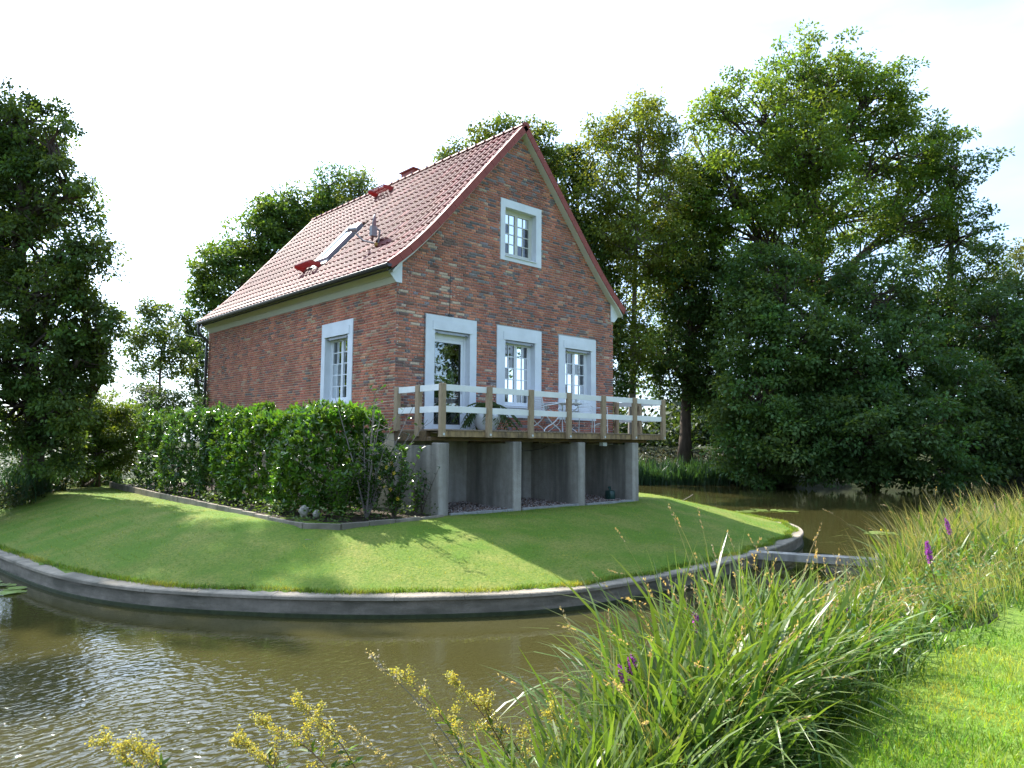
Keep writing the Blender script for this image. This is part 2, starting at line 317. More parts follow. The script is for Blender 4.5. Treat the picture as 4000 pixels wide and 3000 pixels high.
# ------------------------------------------------------------------ terrain, island, water
POND = [(-60,-9.0),(-14,-9.3),(-9,-10.6),(-7.5,-11.0),(-6.5,-10.8),(-5,-10.3),(-4,-10.0),(-2,-9.7),(0,-9.5),(3,-9.2),(6,-9.0),(14,-8.8),(30,-9.5),(48,-10),(42,-6),(39.5,-2),(36,5),(32,9.5),(27.5,13.5),(20,18),(12,20),(-1,18.5),(-4,15.5),(-5.4,11.2),(-6.4,9.3),(-9,10),(-14,13),(-60,8)]
QUAY = [(-6.60,9.2),(-6.55,7.0),(-6.5,5.0),(-6.38,3.2),(-6.15,.9),(-5.85,-.55),(-5.42,-1.64),(-4.9,-2.5),(-4.12,-3.5),(-3.45,-4.2),(-2.72,-4.82),(-1.73,-5.46),(-.9,-5.82),(0,-5.98),(1.1,-6.05),(2.3,-6.02),(3.87,-5.88),(5.0,-5.72),(6.1,-5.54),(7.27,-5.27),(8.1,-5.02),(8.8,-4.75),(9.45,-4.4),(10.1,-3.95),(10.75,-3.35),(11.4,-2.5),(11.95,-1.5),(12.4,-.2),(12.8,1.8),(13,4),(12.8,7)]
def catmull(P, n=6):
    P = [Vector((*p, 0)) if len(p) == 2 else Vector(p) for p in P]; out = []
    for i in range(len(P)-1):
        p0 = P[max(i-1,0)]; p1 = P[i]; p2 = P[i+1]; p3 = P[min(i+2,len(P)-1)]
        for k in range(n):
            t = k/n; out.append(.5*((2*p1)+(p2-p0)*t+(2*p0-5*p1+4*p2-p3)*t*t+(3*p1-p0-3*p2+p3)*t**3))
    out.append(P[-1]); return out
def seg_sd(X, Y, poly, closed=True):
    P = np.array(poly); n = len(P); d = np.full(X.shape, 1e9); ins = np.zeros(X.shape, bool)
    for i in range(n if closed else n-1):
        a = P[i]; b = P[(i+1)%n]; ab = b-a; t = np.clip(((X-a[0])*ab[0]+(Y-a[1])*ab[1])/(ab@ab), 0, 1)
        d = np.minimum(d, np.hypot(X-a[0]-t*ab[0], Y-a[1]-t*ab[1]))
        if closed:
            c = ((a[1] > Y) != (b[1] > Y)) & (X < (b[0]-a[0])*(Y-a[1])/(b[1]-a[1]+1e-12)+a[0]); ins ^= c
    return d, ins
def terrain_h(X, Y):
    d, ins = seg_sd(X, Y, POND)
    near = np.clip(d*.62, 0, .80)
    far = np.clip(d*.36, 0, 2.2)+.15*np.sin(X*.2)*np.clip(d/10, 0, 1)
    west = np.clip(d*.5, 0, .9)
    h = np.where(Y < -7, near, np.where(X > 10, far, west))
    return np.where(ins, -np.clip(d*.5, 0, .8), h)
def grid(xs, ys):
    X, Y = np.meshgrid(xs, ys, indexing='ij'); nx, ny = X.shape; idx = np.arange(nx*ny).reshape(nx, ny)
    Fc = np.stack([idx[:-1,:-1], idx[1:,:-1], idx[1:,1:], idx[:-1,1:]], -1).reshape(-1, 4)
    return X, Y, Fc
ax = np.concatenate([[-400,-250,-120], np.arange(-64,-12,2.), np.arange(-12,16,.4), np.arange(16,62,1.), [70,90,120,250,400]])
ay = np.concatenate([[-400,-250,-100,-60,-40,-25], np.arange(-18,-8,.25), np.arange(-8,30,1.), [32,36,42,50,70,100,250,400]])
X, Y, Fc = grid(ax, ay); Z = terrain_h(X, Y)
tag(link('ground', npmesh('ground', np.stack([X,Y,Z],-1), Fc, m_bank, smooth=True)), 'rough grassy banks and ground around the pond', kind='structure')
# mown lawn laid over the near bank
xs = np.arange(-14, 30, .3); ys = np.arange(-24, -10.9, .2); X, Y, Fc = grid(xs, ys)
Y = Y + (.12*np.sin(X*1.3)+.08*np.sin(X*3.1+1))*(Y > -12.2)
Z = terrain_h(X, Y)+.012+.012*np.sin(X*2.1)*np.sin(Y*1.7)
tag(link('near_lawn', npmesh('near_lawn', np.stack([X,Y,Z],-1), Fc, m_nearlawn, smooth=True)), 'bright mown lawn on the near bank', kind='structure')
# island
qpts = [(p.x, p.y) for p in catmull(QUAY, 5)]
IN = QUAY+[(11,14),(0,17.5),(-3.5,15),(-5.2,11.5)]
def isl_slope(X): return .215+.075*np.clip((-.6-X)/1.8, 0, 1)
def island_h(X, Y):
    d, _ = seg_sd(X, Y, qpts, closed=False)
    return .29+np.minimum(.68, isl_slope(X)*np.maximum(d-.22, 0))
xs = np.arange(-6.9, 13.4, .16); ys = np.arange(-6.4, 18, .16); X, Y, Fc = grid(xs, ys)
d, _ = seg_sd(X, Y, qpts, closed=False); ISL = qpts+[(11,14),(0,17.5),(-3.5,15),(-5.2,11.5)]
_, ins = seg_sd(X, Y, ISL)
Z = island_h(X, Y)+.010*np.sin(X*1.9+Y)*np.sin(Y*1.4)+.006*np.sin(X*6.1+2*np.sin(Y*2.3))*np.sin(Y*5.3)
GD, GI, GX, GY = d.copy(), ins.copy(), xs.copy(), ys.copy()
def isl_lookup(x, y):
    i = np.clip(np.round((x-GX[0])/.16).astype(int), 0, len(GX)-1); j = np.clip(np.round((y-GY[0])/.16).astype(int), 0, len(GY)-1); return GD[i,j], GI[i,j]
# hold the rim vertices on the inner edge of the coping
keepv = (ins & (d > .10)).ravel(); fk = keepv[Fc].all(1); 
V = np.stack([X,Y,Z],-1).reshape(-1,3)
used = np.unique(Fc[fk]); rem = -np.ones(len(V), int); rem[used] = np.arange(len(used))
tag(link('lawn', npmesh('lawn', V[used], rem[Fc[fk]], m_lawn, smooth=True)), 'mown lawn sloping down around the brick house', kind='structure')
# water
xs = np.array([-380,-60,-20,0,20,60,380.]); X, Y, Fc = grid(xs, xs)
tag(link('pond_water', npmesh('pond_water', np.stack([X,Y,0*X],-1), Fc[[i for i in range(len(Fc)) ]], m_water)), 'olive brown moat water, rippled on the west side', kind='structure')

# quay: battered concrete wall with a coping, in cast lengths
quay = empty('retaining_wall', (-.3,-5.9,0), 'low curved concrete retaining wall edging the island lawn at the water', 'wall')
fine = catmull(QUAY, 8)
def offs(P, k):
    a = P[max(k-1,0)]; b = P[min(k+1,len(P)-1)]; t = (b-a).normalized(); return Vector((-t.y, t.x, 0))
def strip(P, prof, name, m, parent):
    mb = MB(); n = len(prof); v = []
    for k, p in enumerate(P):
        nn = offs(P, k)
        for o, z in prof: v.append(p+nn*o+Vector((0,0,z)))
    f = [(i*n+k, i*n+(k+1)%n, (i+1)*n+(k+1)%n, (i+1)*n+k) for i in range(len(P)-1) for k in range(n)]
    f += [tuple(range(n)), tuple(range((len(P)-1)*n, len(P)*n))[::-1]]
    mb.add(v, f); o = mb.build(name, m, parent); return o
qo = -Vector((-.3,-5.9,0))
seg = 7; rb0 = random.Random(17)
for s in range(0, len(fine)-1, seg):
    P = [p+qo for p in fine[s:s+seg+1]]
    # left normal points into the island for this winding
    strip(P, [(.00,-.5),(.02,.245),(.30,.245),(.30,-.5)], 'wall_length', m_quay, quay)
    Pc = P[:]; 
    if len(Pc) > 2:
        Pc[-1] = Pc[-1]+(Pc[-2]-Pc[-1]).normalized()*.006
    jz = rb0.uniform(-.003,.003); jo = rb0.uniform(-.002,.002)
    strip(Pc, [(-.015+jo,.243),(-.012+jo,.283+jz),(.004+jo,.296+jz),(.25,.302+jz),(.27,.243)], 'coping', m_cope, quay)
# algae line just above the water
strip([p+qo for p in fine], [(-.012,-.05),(-.012,.05),(.004,.055),(.004,-.05)], 'algae_line', mat('algae', (.05,.06,.025), .8, .3, noise=.5, nscale=10), quay)

# weir between the island and the near bank
we = empty('weir', (5.2,-6.9,0), 'concrete weir beam crossing the narrow water to a block by the reeds', 'weir')
def wl(p): return Vector(p)-Vector((5.2,-6.9,0))
a = Vector((4.75,-5.5,0)); b = Vector((5.75,-7.75,0)); t = (b-a).normalized(); n = Vector((-t.y,t.x,0))
mb = MB(); 
def obox(mb, a, b, o0, o1, z0, z1, off):
    t = (b-a).normalized(); n = Vector((t.y,-t.x,0)); q = [a+n*o0, b+n*o0, b+n*o1, a+n*o1]
    mb.add([tuple(p-off+Vector((0,0,z0))) for p in q]+[tuple(p-off+Vector((0,0,z1))) for p in q], [(0,3,2,1),(4,5,6,7),(0,1,5,4),(1,2,6,5),(2,3,7,6),(3,0,4,7)])
off = Vector((5.2,-6.9,0))
obox(mb, a, b, -.16, .16, .17, .30, off); mb.build('weir_beam', m_conc, we)
mb = MB(); obox(mb, a+t*.05, a+t*.35, -.12, .12, -.5, .168, off); mb.build('weir_pier', m_quay, we)
mb = MB(); obox(mb, b-t*1.0, b+t*.9, -.12, .12, -.5, .168, off); mb.build('weir_pier', m_quay, we)
mb = MB(); obox(mb, b-t*.1, b+t*1.3, -.75, .40, -.5, .305, off); mb.build('abutment_block', m_cope, we)

# ------------------------------------------------------------------ house
H = empty('brick_house', (0,0,0), 'steep red tiled brick house standing on the island above the moat', 'house')
W, LEN, ZB, ZC = 7.346, 10.73, 2.62, 5.89
RX, RZ = W/2, 10.30
def rake(x):     # underside of the roof on the gable: max wall height at x
    x = min(x, W-x)
    P = [(-.4,6.02),(0,6.33),(.3,6.60),(1.0,7.33),(RX,10.30)]
    for (a, za), (b, zb) in zip(P, P[1:]):
        if x <= b: return za+(zb-za)*(x-a)/(b-a)
    return RZ
F_OPEN = [(1.03,2.06,2.70,4.96),(3.18,4.21,3.33,4.95),(5.34,6.38,3.33,4.95),(3.15,4.23,7.08,8.28)]
F_SURR = [(.78,2.26,2.66,5.29),(2.91,4.44,3.04,5.28),(5.09,6.58,3.04,5.27),(3.0,4.42,6.93,8.48)]
S_OPEN = [(1.98,3.06,3.38,4.96)]; S_SURR = [(1.76,3.23,3.28,5.30)]
def cells(xs, zs, opens, top=None):
    out = []
    for x0, x1 in zip(xs, xs[1:]):
        for z0, z1 in zip(zs, zs[1:]):
            cx, cz = (x0+x1)/2, (z0+z1)/2
            if any(a < cx < b and c < cz < d for a, b, c, d in opens): continue
            out.append((x0,x1,z0,z1))
    return out
# front wall mortar sheet (y = .012 outer face), a slab .3 deep
xs = sorted({0,.3,1.0,RX,W-1.0,W-.3,W,*[v for o in F_OPEN for v in o[:2]]}); zs = sorted({ZB,6.33,*[v for o in F_OPEN for v in o[2:]]})
zs = [z for z in zs if z <= 6.33]
mb = MB(); Y0 = .010
for x0,x1,z0,z1 in cells(xs, zs, F_OPEN): mb.add([(x0,Y0,z0),(x1,Y0,z0),(x1,Y0,z1),(x0,Y0,z1)], [(0,1,2,3)])
for x0, x1 in zip(xs, xs[1:]):
    zt = [6.33]+[z for o in F_OPEN[3:] for z in o[2:]]
    t0, t1 = rake(x0), rake(x1); cx = (x0+x1)/2
    inop = F_OPEN[3][0] < cx < F_OPEN[3][1]
    if inop:
        mb.add([(x0,Y0,6.33),(x1,Y0,6.33),(x1,Y0,7.08),(x0,Y0,7.08)], [(0,1,2,3)])
        mb.add([(x0,Y0,8.28),(x1,Y0,8.28),(x1,Y0,t1),(x0,Y0,t0)], [(0,1,2,3)])
    else: mb.add([(x0,Y0,6.33),(x1,Y0,6.33),(x1,Y0,t1),(x0,Y0,t0)], [(0,1,2,3)])
front = mb.build('front_wall', m_mortar_f, H)
xs = sorted({Y0,LEN,1.98,3.06}); zs = sorted({ZB,6.2,3.38,4.96}); mb = MB(); X0 = .010
for x0,x1,z0,z1 in cells(xs, zs, S_OPEN): mb.add([(X0,x0,z0),(X0,x1,z0),(X0,x1,z1),(X0,x0,z1)], [(0,3,2,1)])
side = mb.build('side_wall', m_mortar_s, H)
mb = MB()
mb.add([(W-.01,.01,ZB),(W-.01,LEN-.01,ZB),(W-.01,LEN-.01,6.2),(W-.01,.01,6.2)], [(0,1,2,3)])
gx = [0,.3,1.0,RX,W-1.0,W-.3,W]
mb.add([(x,LEN-.01,ZB) for x in gx]+[(x,LEN-.01,rake(x)) for x in gx], [(i+1,i,i+7,i+8) for i in range(6)])
mb.build('rear_wall', m_mortar_f, H)

# bricks
PAL_F = [((.37,.145,.100),5),((.41,.165,.110),5),((.33,.130,.095),5),((.43,.205,.135),3),((.27,.115,.09),3),((.17,.105,.10),2.4),((.13,.115,.13),2.0),((.21,.19,.21),1.5),((.42,.32,.25),.6)]
PAL_S = [((.38,.135,.085),6),((.42,.160,.098),6),((.34,.12,.083),5),((.45,.20,.125),2.4),((.28,.105,.08),3),((.19,.10,.085),1.6),((.15,.12,.12),1.1),((.38,.27,.19),1)]
def pick(pal, rr):
    r = rr.random()*sum(q for _, q in pal)
    for c, q in pal:
        r -= q
        if r <= 0: break
    k = rr.uniform(1.02, 1.28); return tuple(min(1, x*k*m_*rr.uniform(.95,1.05)) for x, m_ in zip(c, (1.06,1.0,.92)))
rb = random.Random(5)
HC_, BL, BH, JT = .0626, .238, .113, .0150
def course_cuts(u0, u1, k):
    u = u0; out = []; ph = k % 2
    u -= (BH+JT)*(.5 if ph else 0)
    pat = ph
    while u < u1:
        ln = BL if (pat % 2 == 0) else BH
        if rb.random() < .16: ln = BL if ln == BH else BH
        out.append((u, u+ln)); u += ln+JT+rb.uniform(-.002,.003); pat += 1
    return out
def bricks(u0, u1, z0, ztop, opens, face):
    res = []; k = 0; z = z0
    while True:
        zt = z+HC_-JT; cz = (z+zt)/2
        if cz > ztop(None): break
        a0, a1 = u0, u1
        if face == 'f' and cz > 6.33:
            # clip to the rake
            lo, hi = 0., RX
            for _ in range(24):
                m_ = (lo+hi)/2
                if rake(m_) < zt+.01: lo = m_
                else: hi = m_
            a0, a1 = max(a0, hi), min(a1, W-hi)
            if a1-a0 < .12: break
        spans = [(a0, a1)]
        for oa, ob, oc, od in opens:
            if oc-.008 < cz < od+.008:
                ns = []
                for s, e in spans:
                    if ob <= s or oa >= e: ns.append((s,e)); continue
                    if oa-.005 > s: ns.append((s, oa-.005))
                    if ob+.005 < e: ns.append((ob+.005, e))
                spans = ns
        dz = rb.uniform(-.0015,.0015)
        for b0, b1 in course_cuts(u0, u1, k):
            for s, e in spans:
                c0, c1 = max(b0, s), min(b1, e)
                if c1-c0 > .025: res.append((c0, c1, z+dz, zt+dz, (c0+c1)/2))
        z += HC_; k += 1
    return res
def brick_geo(mb, c0, c1, z0, z1, face):
    p = rb.uniform(.000, .006); sk = rb.uniform(-.0015,.0015); e = .004
    f = p+.002; 
    def P(u, d, z): return (u, -d, z) if face == 'f' else (-d, u, z)
    v = [P(c0,-.02,z0+sk),P(c1,-.02,z0-sk),P(c1,-.02,z1-sk),P(c0,-.02,z1+sk),
         P(c0,f-.003,z0+sk),P(c1,f-.003,z0-sk),P(c1,f-.003,z1-sk),P(c0,f-.003,z1+sk),
         P(c0+e,f,z0+e),P(c1-e,f,z0+e),P(c1-e,f,z1-e),P(c0+e,f,z1-e)]
    fc = [(8,9,10,11)]+[(a,(a+1)%4,(a+1)%4+4,a+4) for a in range(4)]+[(a+4,(a+1)%4+4,(a+1)%4+8,a+8) for a in range(4)]
    mb.add(v, fc)
bf = bricks(0, W, ZB, lambda x: RZ, F_SURR, 'f'); bs = bricks(.008, LEN, ZB, lambda x: 5.93, S_SURR, 's')
CX, CY, CZ = -8.83, -13.17, 2.4
allb = [('f', b, math.dist((b[4],0,(b[2]+b[3])/2),(CX,CY,CZ))) for b in bf if b[1]-b[0] > .2]+[('s', b, math.dist((0,b[4],(b[2]+b[3])/2),(CX,CY,CZ))*1.12) for b in bs if b[1]-b[0] > .2 and b[2] > 3.3]
allb.sort(key=lambda q: q[2]); single = set(id(q[1]) for q in allb[:290])
protos = {}
for face, lst, pal, wall in (('f', bf, PAL_F, front), ('s', bs, PAL_S, side)):
    mass = MB()
    for b in lst:
        c = pick(pal, rb)
        if id(b) in single:
            key = (face, rb.randrange(10))
            if key not in protos:
                mb = MB(); mb.col = c; brick_geo(mb, -.12, .12, -.0255, .0255, face); protos[key] = mb.mesh('brick', m_brick, colattr=True)
            o = link('brick', protos[key], wall, ((b[0]+b[1])/2, 0, (b[2]+b[3])/2) if face == 'f' else (0, (b[0]+b[1])/2, (b[2]+b[3])/2))
            o.scale = ((b[1]-b[0])/.24,1,1) if face == 'f' else (1,(b[1]-b[0])/.24,1)
        else:
            mass.col = c; brick_geo(mass, b[0], b[1], b[2], b[3], face)
    tag(mass.build('brickwork', m_brick, wall, colattr=True), kind='stuff')

# plaster base under the brick, back and sides; the front of it is the back of the terrace bays
mb = MB(); mb.box(.015,W-.015,.018,LEN-.02,.3,ZB-.002); mb.build('plaster_base', m_plaster, H)
mb = MB(); mb.box(.02,W-.02,.0,.016,.3,2.44); mb.build('base_front_render', m_conc, H)

# ---- roof
PROF = [(-.34,6.22),(-.02,6.47),(.30,6.75),(.65,7.10),(1.0,7.47),(RX,10.49)]
def prof_at(s, P=PROF):
    for a, b in zip(P, P[1:]):
        l = math.hypot(b[0]-a[0], b[1]-a[1])
        if s <= l or b is P[-1]:
            t = s/l; d = ((b[0]-a[0])/l, (b[1]-a[1])/l); return a[0]+(b[0]-a[0])*t, a[1]+(b[1]-a[1])*t, d
        s -= l
SL = sum(math.hypot(b[0]-a[0], b[1]-a[1]) for a, b in zip(PROF, PROF[1:]))
YF, YK = -.20, LEN+.20
mb = MB()
for sgn in (0, 1):
    pr = [(x if not sgn else W-x, z-.05) for x, z in PROF]
    for (x0,z0),(x1,z1) in zip(pr, pr[1:]):
        mb.add([(x0,YF+.03,z0),(x0,YK-.03,z0),(x1,YK-.03,z1),(x1,YF+.03,z1)], [(0,1,2,3)])
        mb.add([(x0,YF+.03,z0-.12),(x0,YK-.03,z0-.12),(x1,YK-.03,z1-.12),(x1,YF+.03,z1-.12)], [(0,1,2,3)])
roof = mb.build('roof', m_dark, H)
NR = 17; EXP = SL/NR; NCOL = 52; TW = (YK-YF-.12)/NCOL
def tile_geo(wd=TW):
    # pantile along local +y (across) and +x (up the slope), z out of the slope; lower edge at x=0
    mb = MB(); n = 8; rows = []
    for xx, lift in ((-.035,-.012),(-.035,.030),(EXP*.5,.014),(EXP+.02,-.006)):
        rows.append([(xx, j/n*wd, lift+ (.032*math.sin(PI*min(1,(j/n)/.62)) if j/n < .62 else -.008*math.sin(PI*((j/n)-.62)/.38))) for j in range(n+1)])
    v = [p for r in rows for p in r]; f = [(i*(n+1)+j, i*(n+1)+j+1, (i+1)*(n+1)+j+1, (i+1)*(n+1)+j) for i in range(3) for j in range(n)]
    mb.add(v, f); return mb
tprotos = []
for k in range(12):
    g = tile_geo(); q = rb.uniform(.66,1.3); g.c = [(.20*q,.052*q*rb.uniform(.85,1.25),.045*q)]*len(g.v); 
    me = g.mesh('roof_tile', m_tile, smooth=False, colattr=True); tprotos.append((me, g))
tiles = []
for r in range(NR):
    x, z, d = prof_at(r*EXP+.02)
    x2, z2, _ = prof_at(min(SL-.001, (r+1)*EXP+.02)); l = math.hypot(x2-x, z2-z); d = ((x2-x)/l, (z2-z)/l)
    for c in range(NCOL):
        y = YF+.06+c*TW
        tiles.append((x, z, d, y, math.dist((x,y,z),(CX,CY,CZ)), 0))
skyl = (1.0-.25, 2.05, 4.72, 5.42)   # x0,x1,y0,y1 of the roof window
def in_sky(t): return skyl[0] < t[0]+.1 < skyl[1] and skyl[2]-.12 < t[3]+.1 < skyl[3]+.06
tiles = [t for t in tiles if not in_sky(t)]
order = sorted(range(len(tiles)), key=lambda i: tiles[i][4]); singles = set(order[:280])
mass = MB()
def tmat(x, z, d, y, mirror=False):
    up = Vector((d[0],0,d[1])); nrm = Vector((-d[1],0,d[0])); ac = Vector((0,1,0))
    return up, ac, nrm
for i, t in enumerate(tiles):
    x, z, d, y, _, _ = t; up, ac, nrm = tmat(x,z,d,y); me, g = tprotos[rb.randrange(12)]
    j = rb.uniform(-.003,.003)
    if i in singles:
        o = link('roof_tile', me, roof); m4 = Matrix((up, ac, nrm)).transposed().to_4x4(); m4.translation = Vector((x,y,z+j)); o.matrix_local = m4
    else:
        mass.col = g.c[0]; mass.add([Vector((x,y,z+j))+up*p[0]+ac*p[1]+nrm*p[2] for p in g.v], g.f)
for r in range(NR):   # the far slope
    x, z, _ = prof_at(r*EXP+.02); x2, z2, _ = prof_at(min(SL-.001, (r+1)*EXP+.02)); l = math.hypot(x2-x, z2-z); d = ((x2-x)/l, (z2-z)/l)
    up = Vector((-d[0],0,d[1])); nrm = Vector((d[1],0,d[0])); ac = Vector((0,1,0))
    for c in range(NCOL):
        me, g = tprotos[rb.randrange(12)]; mass.col = g.c[0]
        mass.add([Vector((W-x,YF+.06+c*TW,z))+up*p[0]+ac*p[1]+nrm*p[2] for p in g.v], g.f)
tag(mass.build('tile_field', m_tile, roof, colattr=True), kind='stuff')
# verge tiles
for sgn in (0, 1):
    for yv, ys in ((YF, 1), (YK, -1)):
        for r in range(NR):
            x, z, _ = prof_at(r*EXP+.0); x2, z2, _ = prof_at(min(SL-.001, (r+1)*EXP+.0)); 
            if sgn: x, x2 = W-x, W-x2
            u = Vector((x2-x,0,z2-z)).normalized(); nn = Vector((-u.z,0,u.x)) if not sgn else Vector((u.z,0,-u.x))
            mb = MB(); p = Vector((x,yv,z)); ln = EXP+.03; y2 = yv+ys*.09
            A = [p-u*.004-nn*.130, p+u*(EXP-.010)-nn*.131, p+u*(EXP-.010)+nn*.040, p-u*.004+nn*.042]
            B = [q+Vector((0,ys*.02,0)) for q in A]
            mb.add(A+B, [(0,1,2,3),(7,6,5,4),(0,4,5,1),(1,5,6,2),(2,6,7,3),(3,7,4,0)])
            T = [p-u*.004+nn*.030, p+u*(EXP-.010)+nn*.028, p+u*(EXP-.010)+nn*.040, p-u*.004+nn*.042]; T2 = [q+Vector((0,ys*.11,0)) for q in T]
            T = [q+Vector((0,ys*.022,0)) for q in T]
            mb.add(T+T2, [(0,1,2,3),(7,6,5,4),(0,4,5,1),(1,5,6,2),(2,6,7,3),(3,7,4,0)])
            mb.build('verge_tile', m_verge, roof)
# ridge tiles
nr = 30; rl = (YK-YF)/nr
mbp = MB(); v = []; n = 8
for yy, rr in ((-.01,.125),(rl*.1,.118),(rl+.03,.105)):
    for k in range(n+1):
        a = PI*k/n; v.append((math.cos(a)*rr*1.05, yy, math.sin(a)*rr*.8))
mbp.add(v, [(i*(n+1)+k, i*(n+1)+k+1, (i+1)*(n+1)+k+1, (i+1)*(n+1)+k) for i in range(2) for k in range(n)])
mbp.add([v[k] for k in range(n+1)]+[(p[0]*.85,p[1]+.003,p[2]*.85) for p in v[:n+1]], [(k,k+1,k+n+2,k+n+1) for k in range(n)])
rme = mbp.mesh('ridge_tile', m_tile, smooth=True, colattr=True)
at = rme.color_attributes['tint']; at.data.foreach_set('color', np.tile([.24,.065,.055,1], len(rme.vertices)).astype(np.float32))
for k in range(nr): link('ridge_tile', rme, roof, (RX, YF+k*rl, 10.46))
mb = MB(); mb.prism([(RX+.12*math.cos(a*PI/8), 10.46+.1*math.sin(a*PI/8)) for a in range(9)], 'y', YF-.012, YF-.002); mb.build('ridge_end', m_verge, roof)
# snow hooks: small dark points along the ridge side
mb = MB()
for k in range(nr): mb.box(RX-.14, RX-.12, YF+k*rl-.008, YF+k*rl+.008, 10.47, 10.53)
tag(mb.build('ridge_clip', m_dark, roof), kind='stuff')
# white barge strip under the verge, on the gable
for sgn in (0, 1):
    pr = [(x, z) for x, z in PROF]
    for yv in (YF+.02, YK-.09):
        mb = MB(); A = []
        for x, z in [(-.22,6.24)]+PROF[1:]:
            A.append((x if not sgn else W-x, z-.155))
        B = [(x, z-.055) for x, z in A]
        for (a, b), (c, d_) in zip(zip(A, A[1:]), zip(B, B[1:])):
            q = [a, b, d_, c]; mb.prism(q, 'y', yv, yv+.19)
        mb.build('barge_board', m_trim, roof)
# boxed eaves (slanted soffit in two boards), gutter, downpipes
for sgn in (0, 1):
    fx = (lambda x: x) if not sgn else (lambda x: W-x)
    for (xa, za), (xb, zb) in (((-.005,5.88),(-.085,6.005)), ((-.09,6.01),(-.27,6.16))):
        mb = MB(); d = Vector((xb-xa, zb-za)).normalized(); nn = (-d.y*.02, d.x*.02)
        poly = [(fx(xa),za),(fx(xb),zb),(fx(xb+.03),zb+.04),(fx(xa+.03),za+.04)]
        mb.prism(poly, 'y', -.005, LEN+.0); mb.build('eaves_board', m_trim, H)
    mb = MB(); mb.prism([(fx(-.035),5.875),(fx(.11),5.875),(fx(.11),6.42),(fx(-.02),6.30),(fx(-.27),6.12)], 'y', -.03, -.006); mb.build('eaves_end_panel', m_white, H)
    gx = -.345
    prof = [(gx+.062*math.cos(a), 6.195+.065*math.sin(a)) for a in np.linspace(PI, 2*PI, 9)]+[(gx+.055*math.cos(a), 6.195+.058*math.sin(a)) for a in np.linspace(2*PI, PI, 9)]
    mb = MB(); v = [(fx(x), y, z) for y in (YF-.02, YK+.02) for x, z in prof]; n = len(prof)
    mb.add(v, [(k, (k+1)%n, n+(k+1)%n, n+k) for k in range(n)]); 
    mb.tube([(fx(gx-.062),YF-.02,6.197),(fx(gx-.062),YK+.02,6.197)], .010, 6)
    g_ = mb.build('gutter', m_gutter, H)
    for yy, s_ in ((YF-.022, 1), (YK+.02, -1)):
        mb = MB(); mb.prism([(fx(gx+.064*math.cos(a)), 6.197+.067*math.sin(a)) for a in np.linspace(PI, 2*PI, 9)], 'y', yy, yy+.008); mb.build('gutter_cap', m_gutter, g_)
    pts = catmull([(fx(gx),LEN-.0,6.14),(fx(gx),LEN-.0,6.02),(fx(gx+.02),LEN,5.86),(fx(-.09),LEN-.02,5.66),(fx(-.07),LEN-.02,5.5)], 5)+[Vector((fx(-.07),LEN-.02,.95))]
    mb = MB(); mb.tube(pts, .042, 10); dp = mb.build('downpipe', m_gutter, H, smooth=True)
    mb = MB()
    for z in (5.2, 4.2, 3.2): mb.tube([(fx(-.07),LEN-.02,z),(fx(-.07),LEN-.02,z+.05)], .05, 10)
    mb.build('pipe_clip', m_dark, dp)

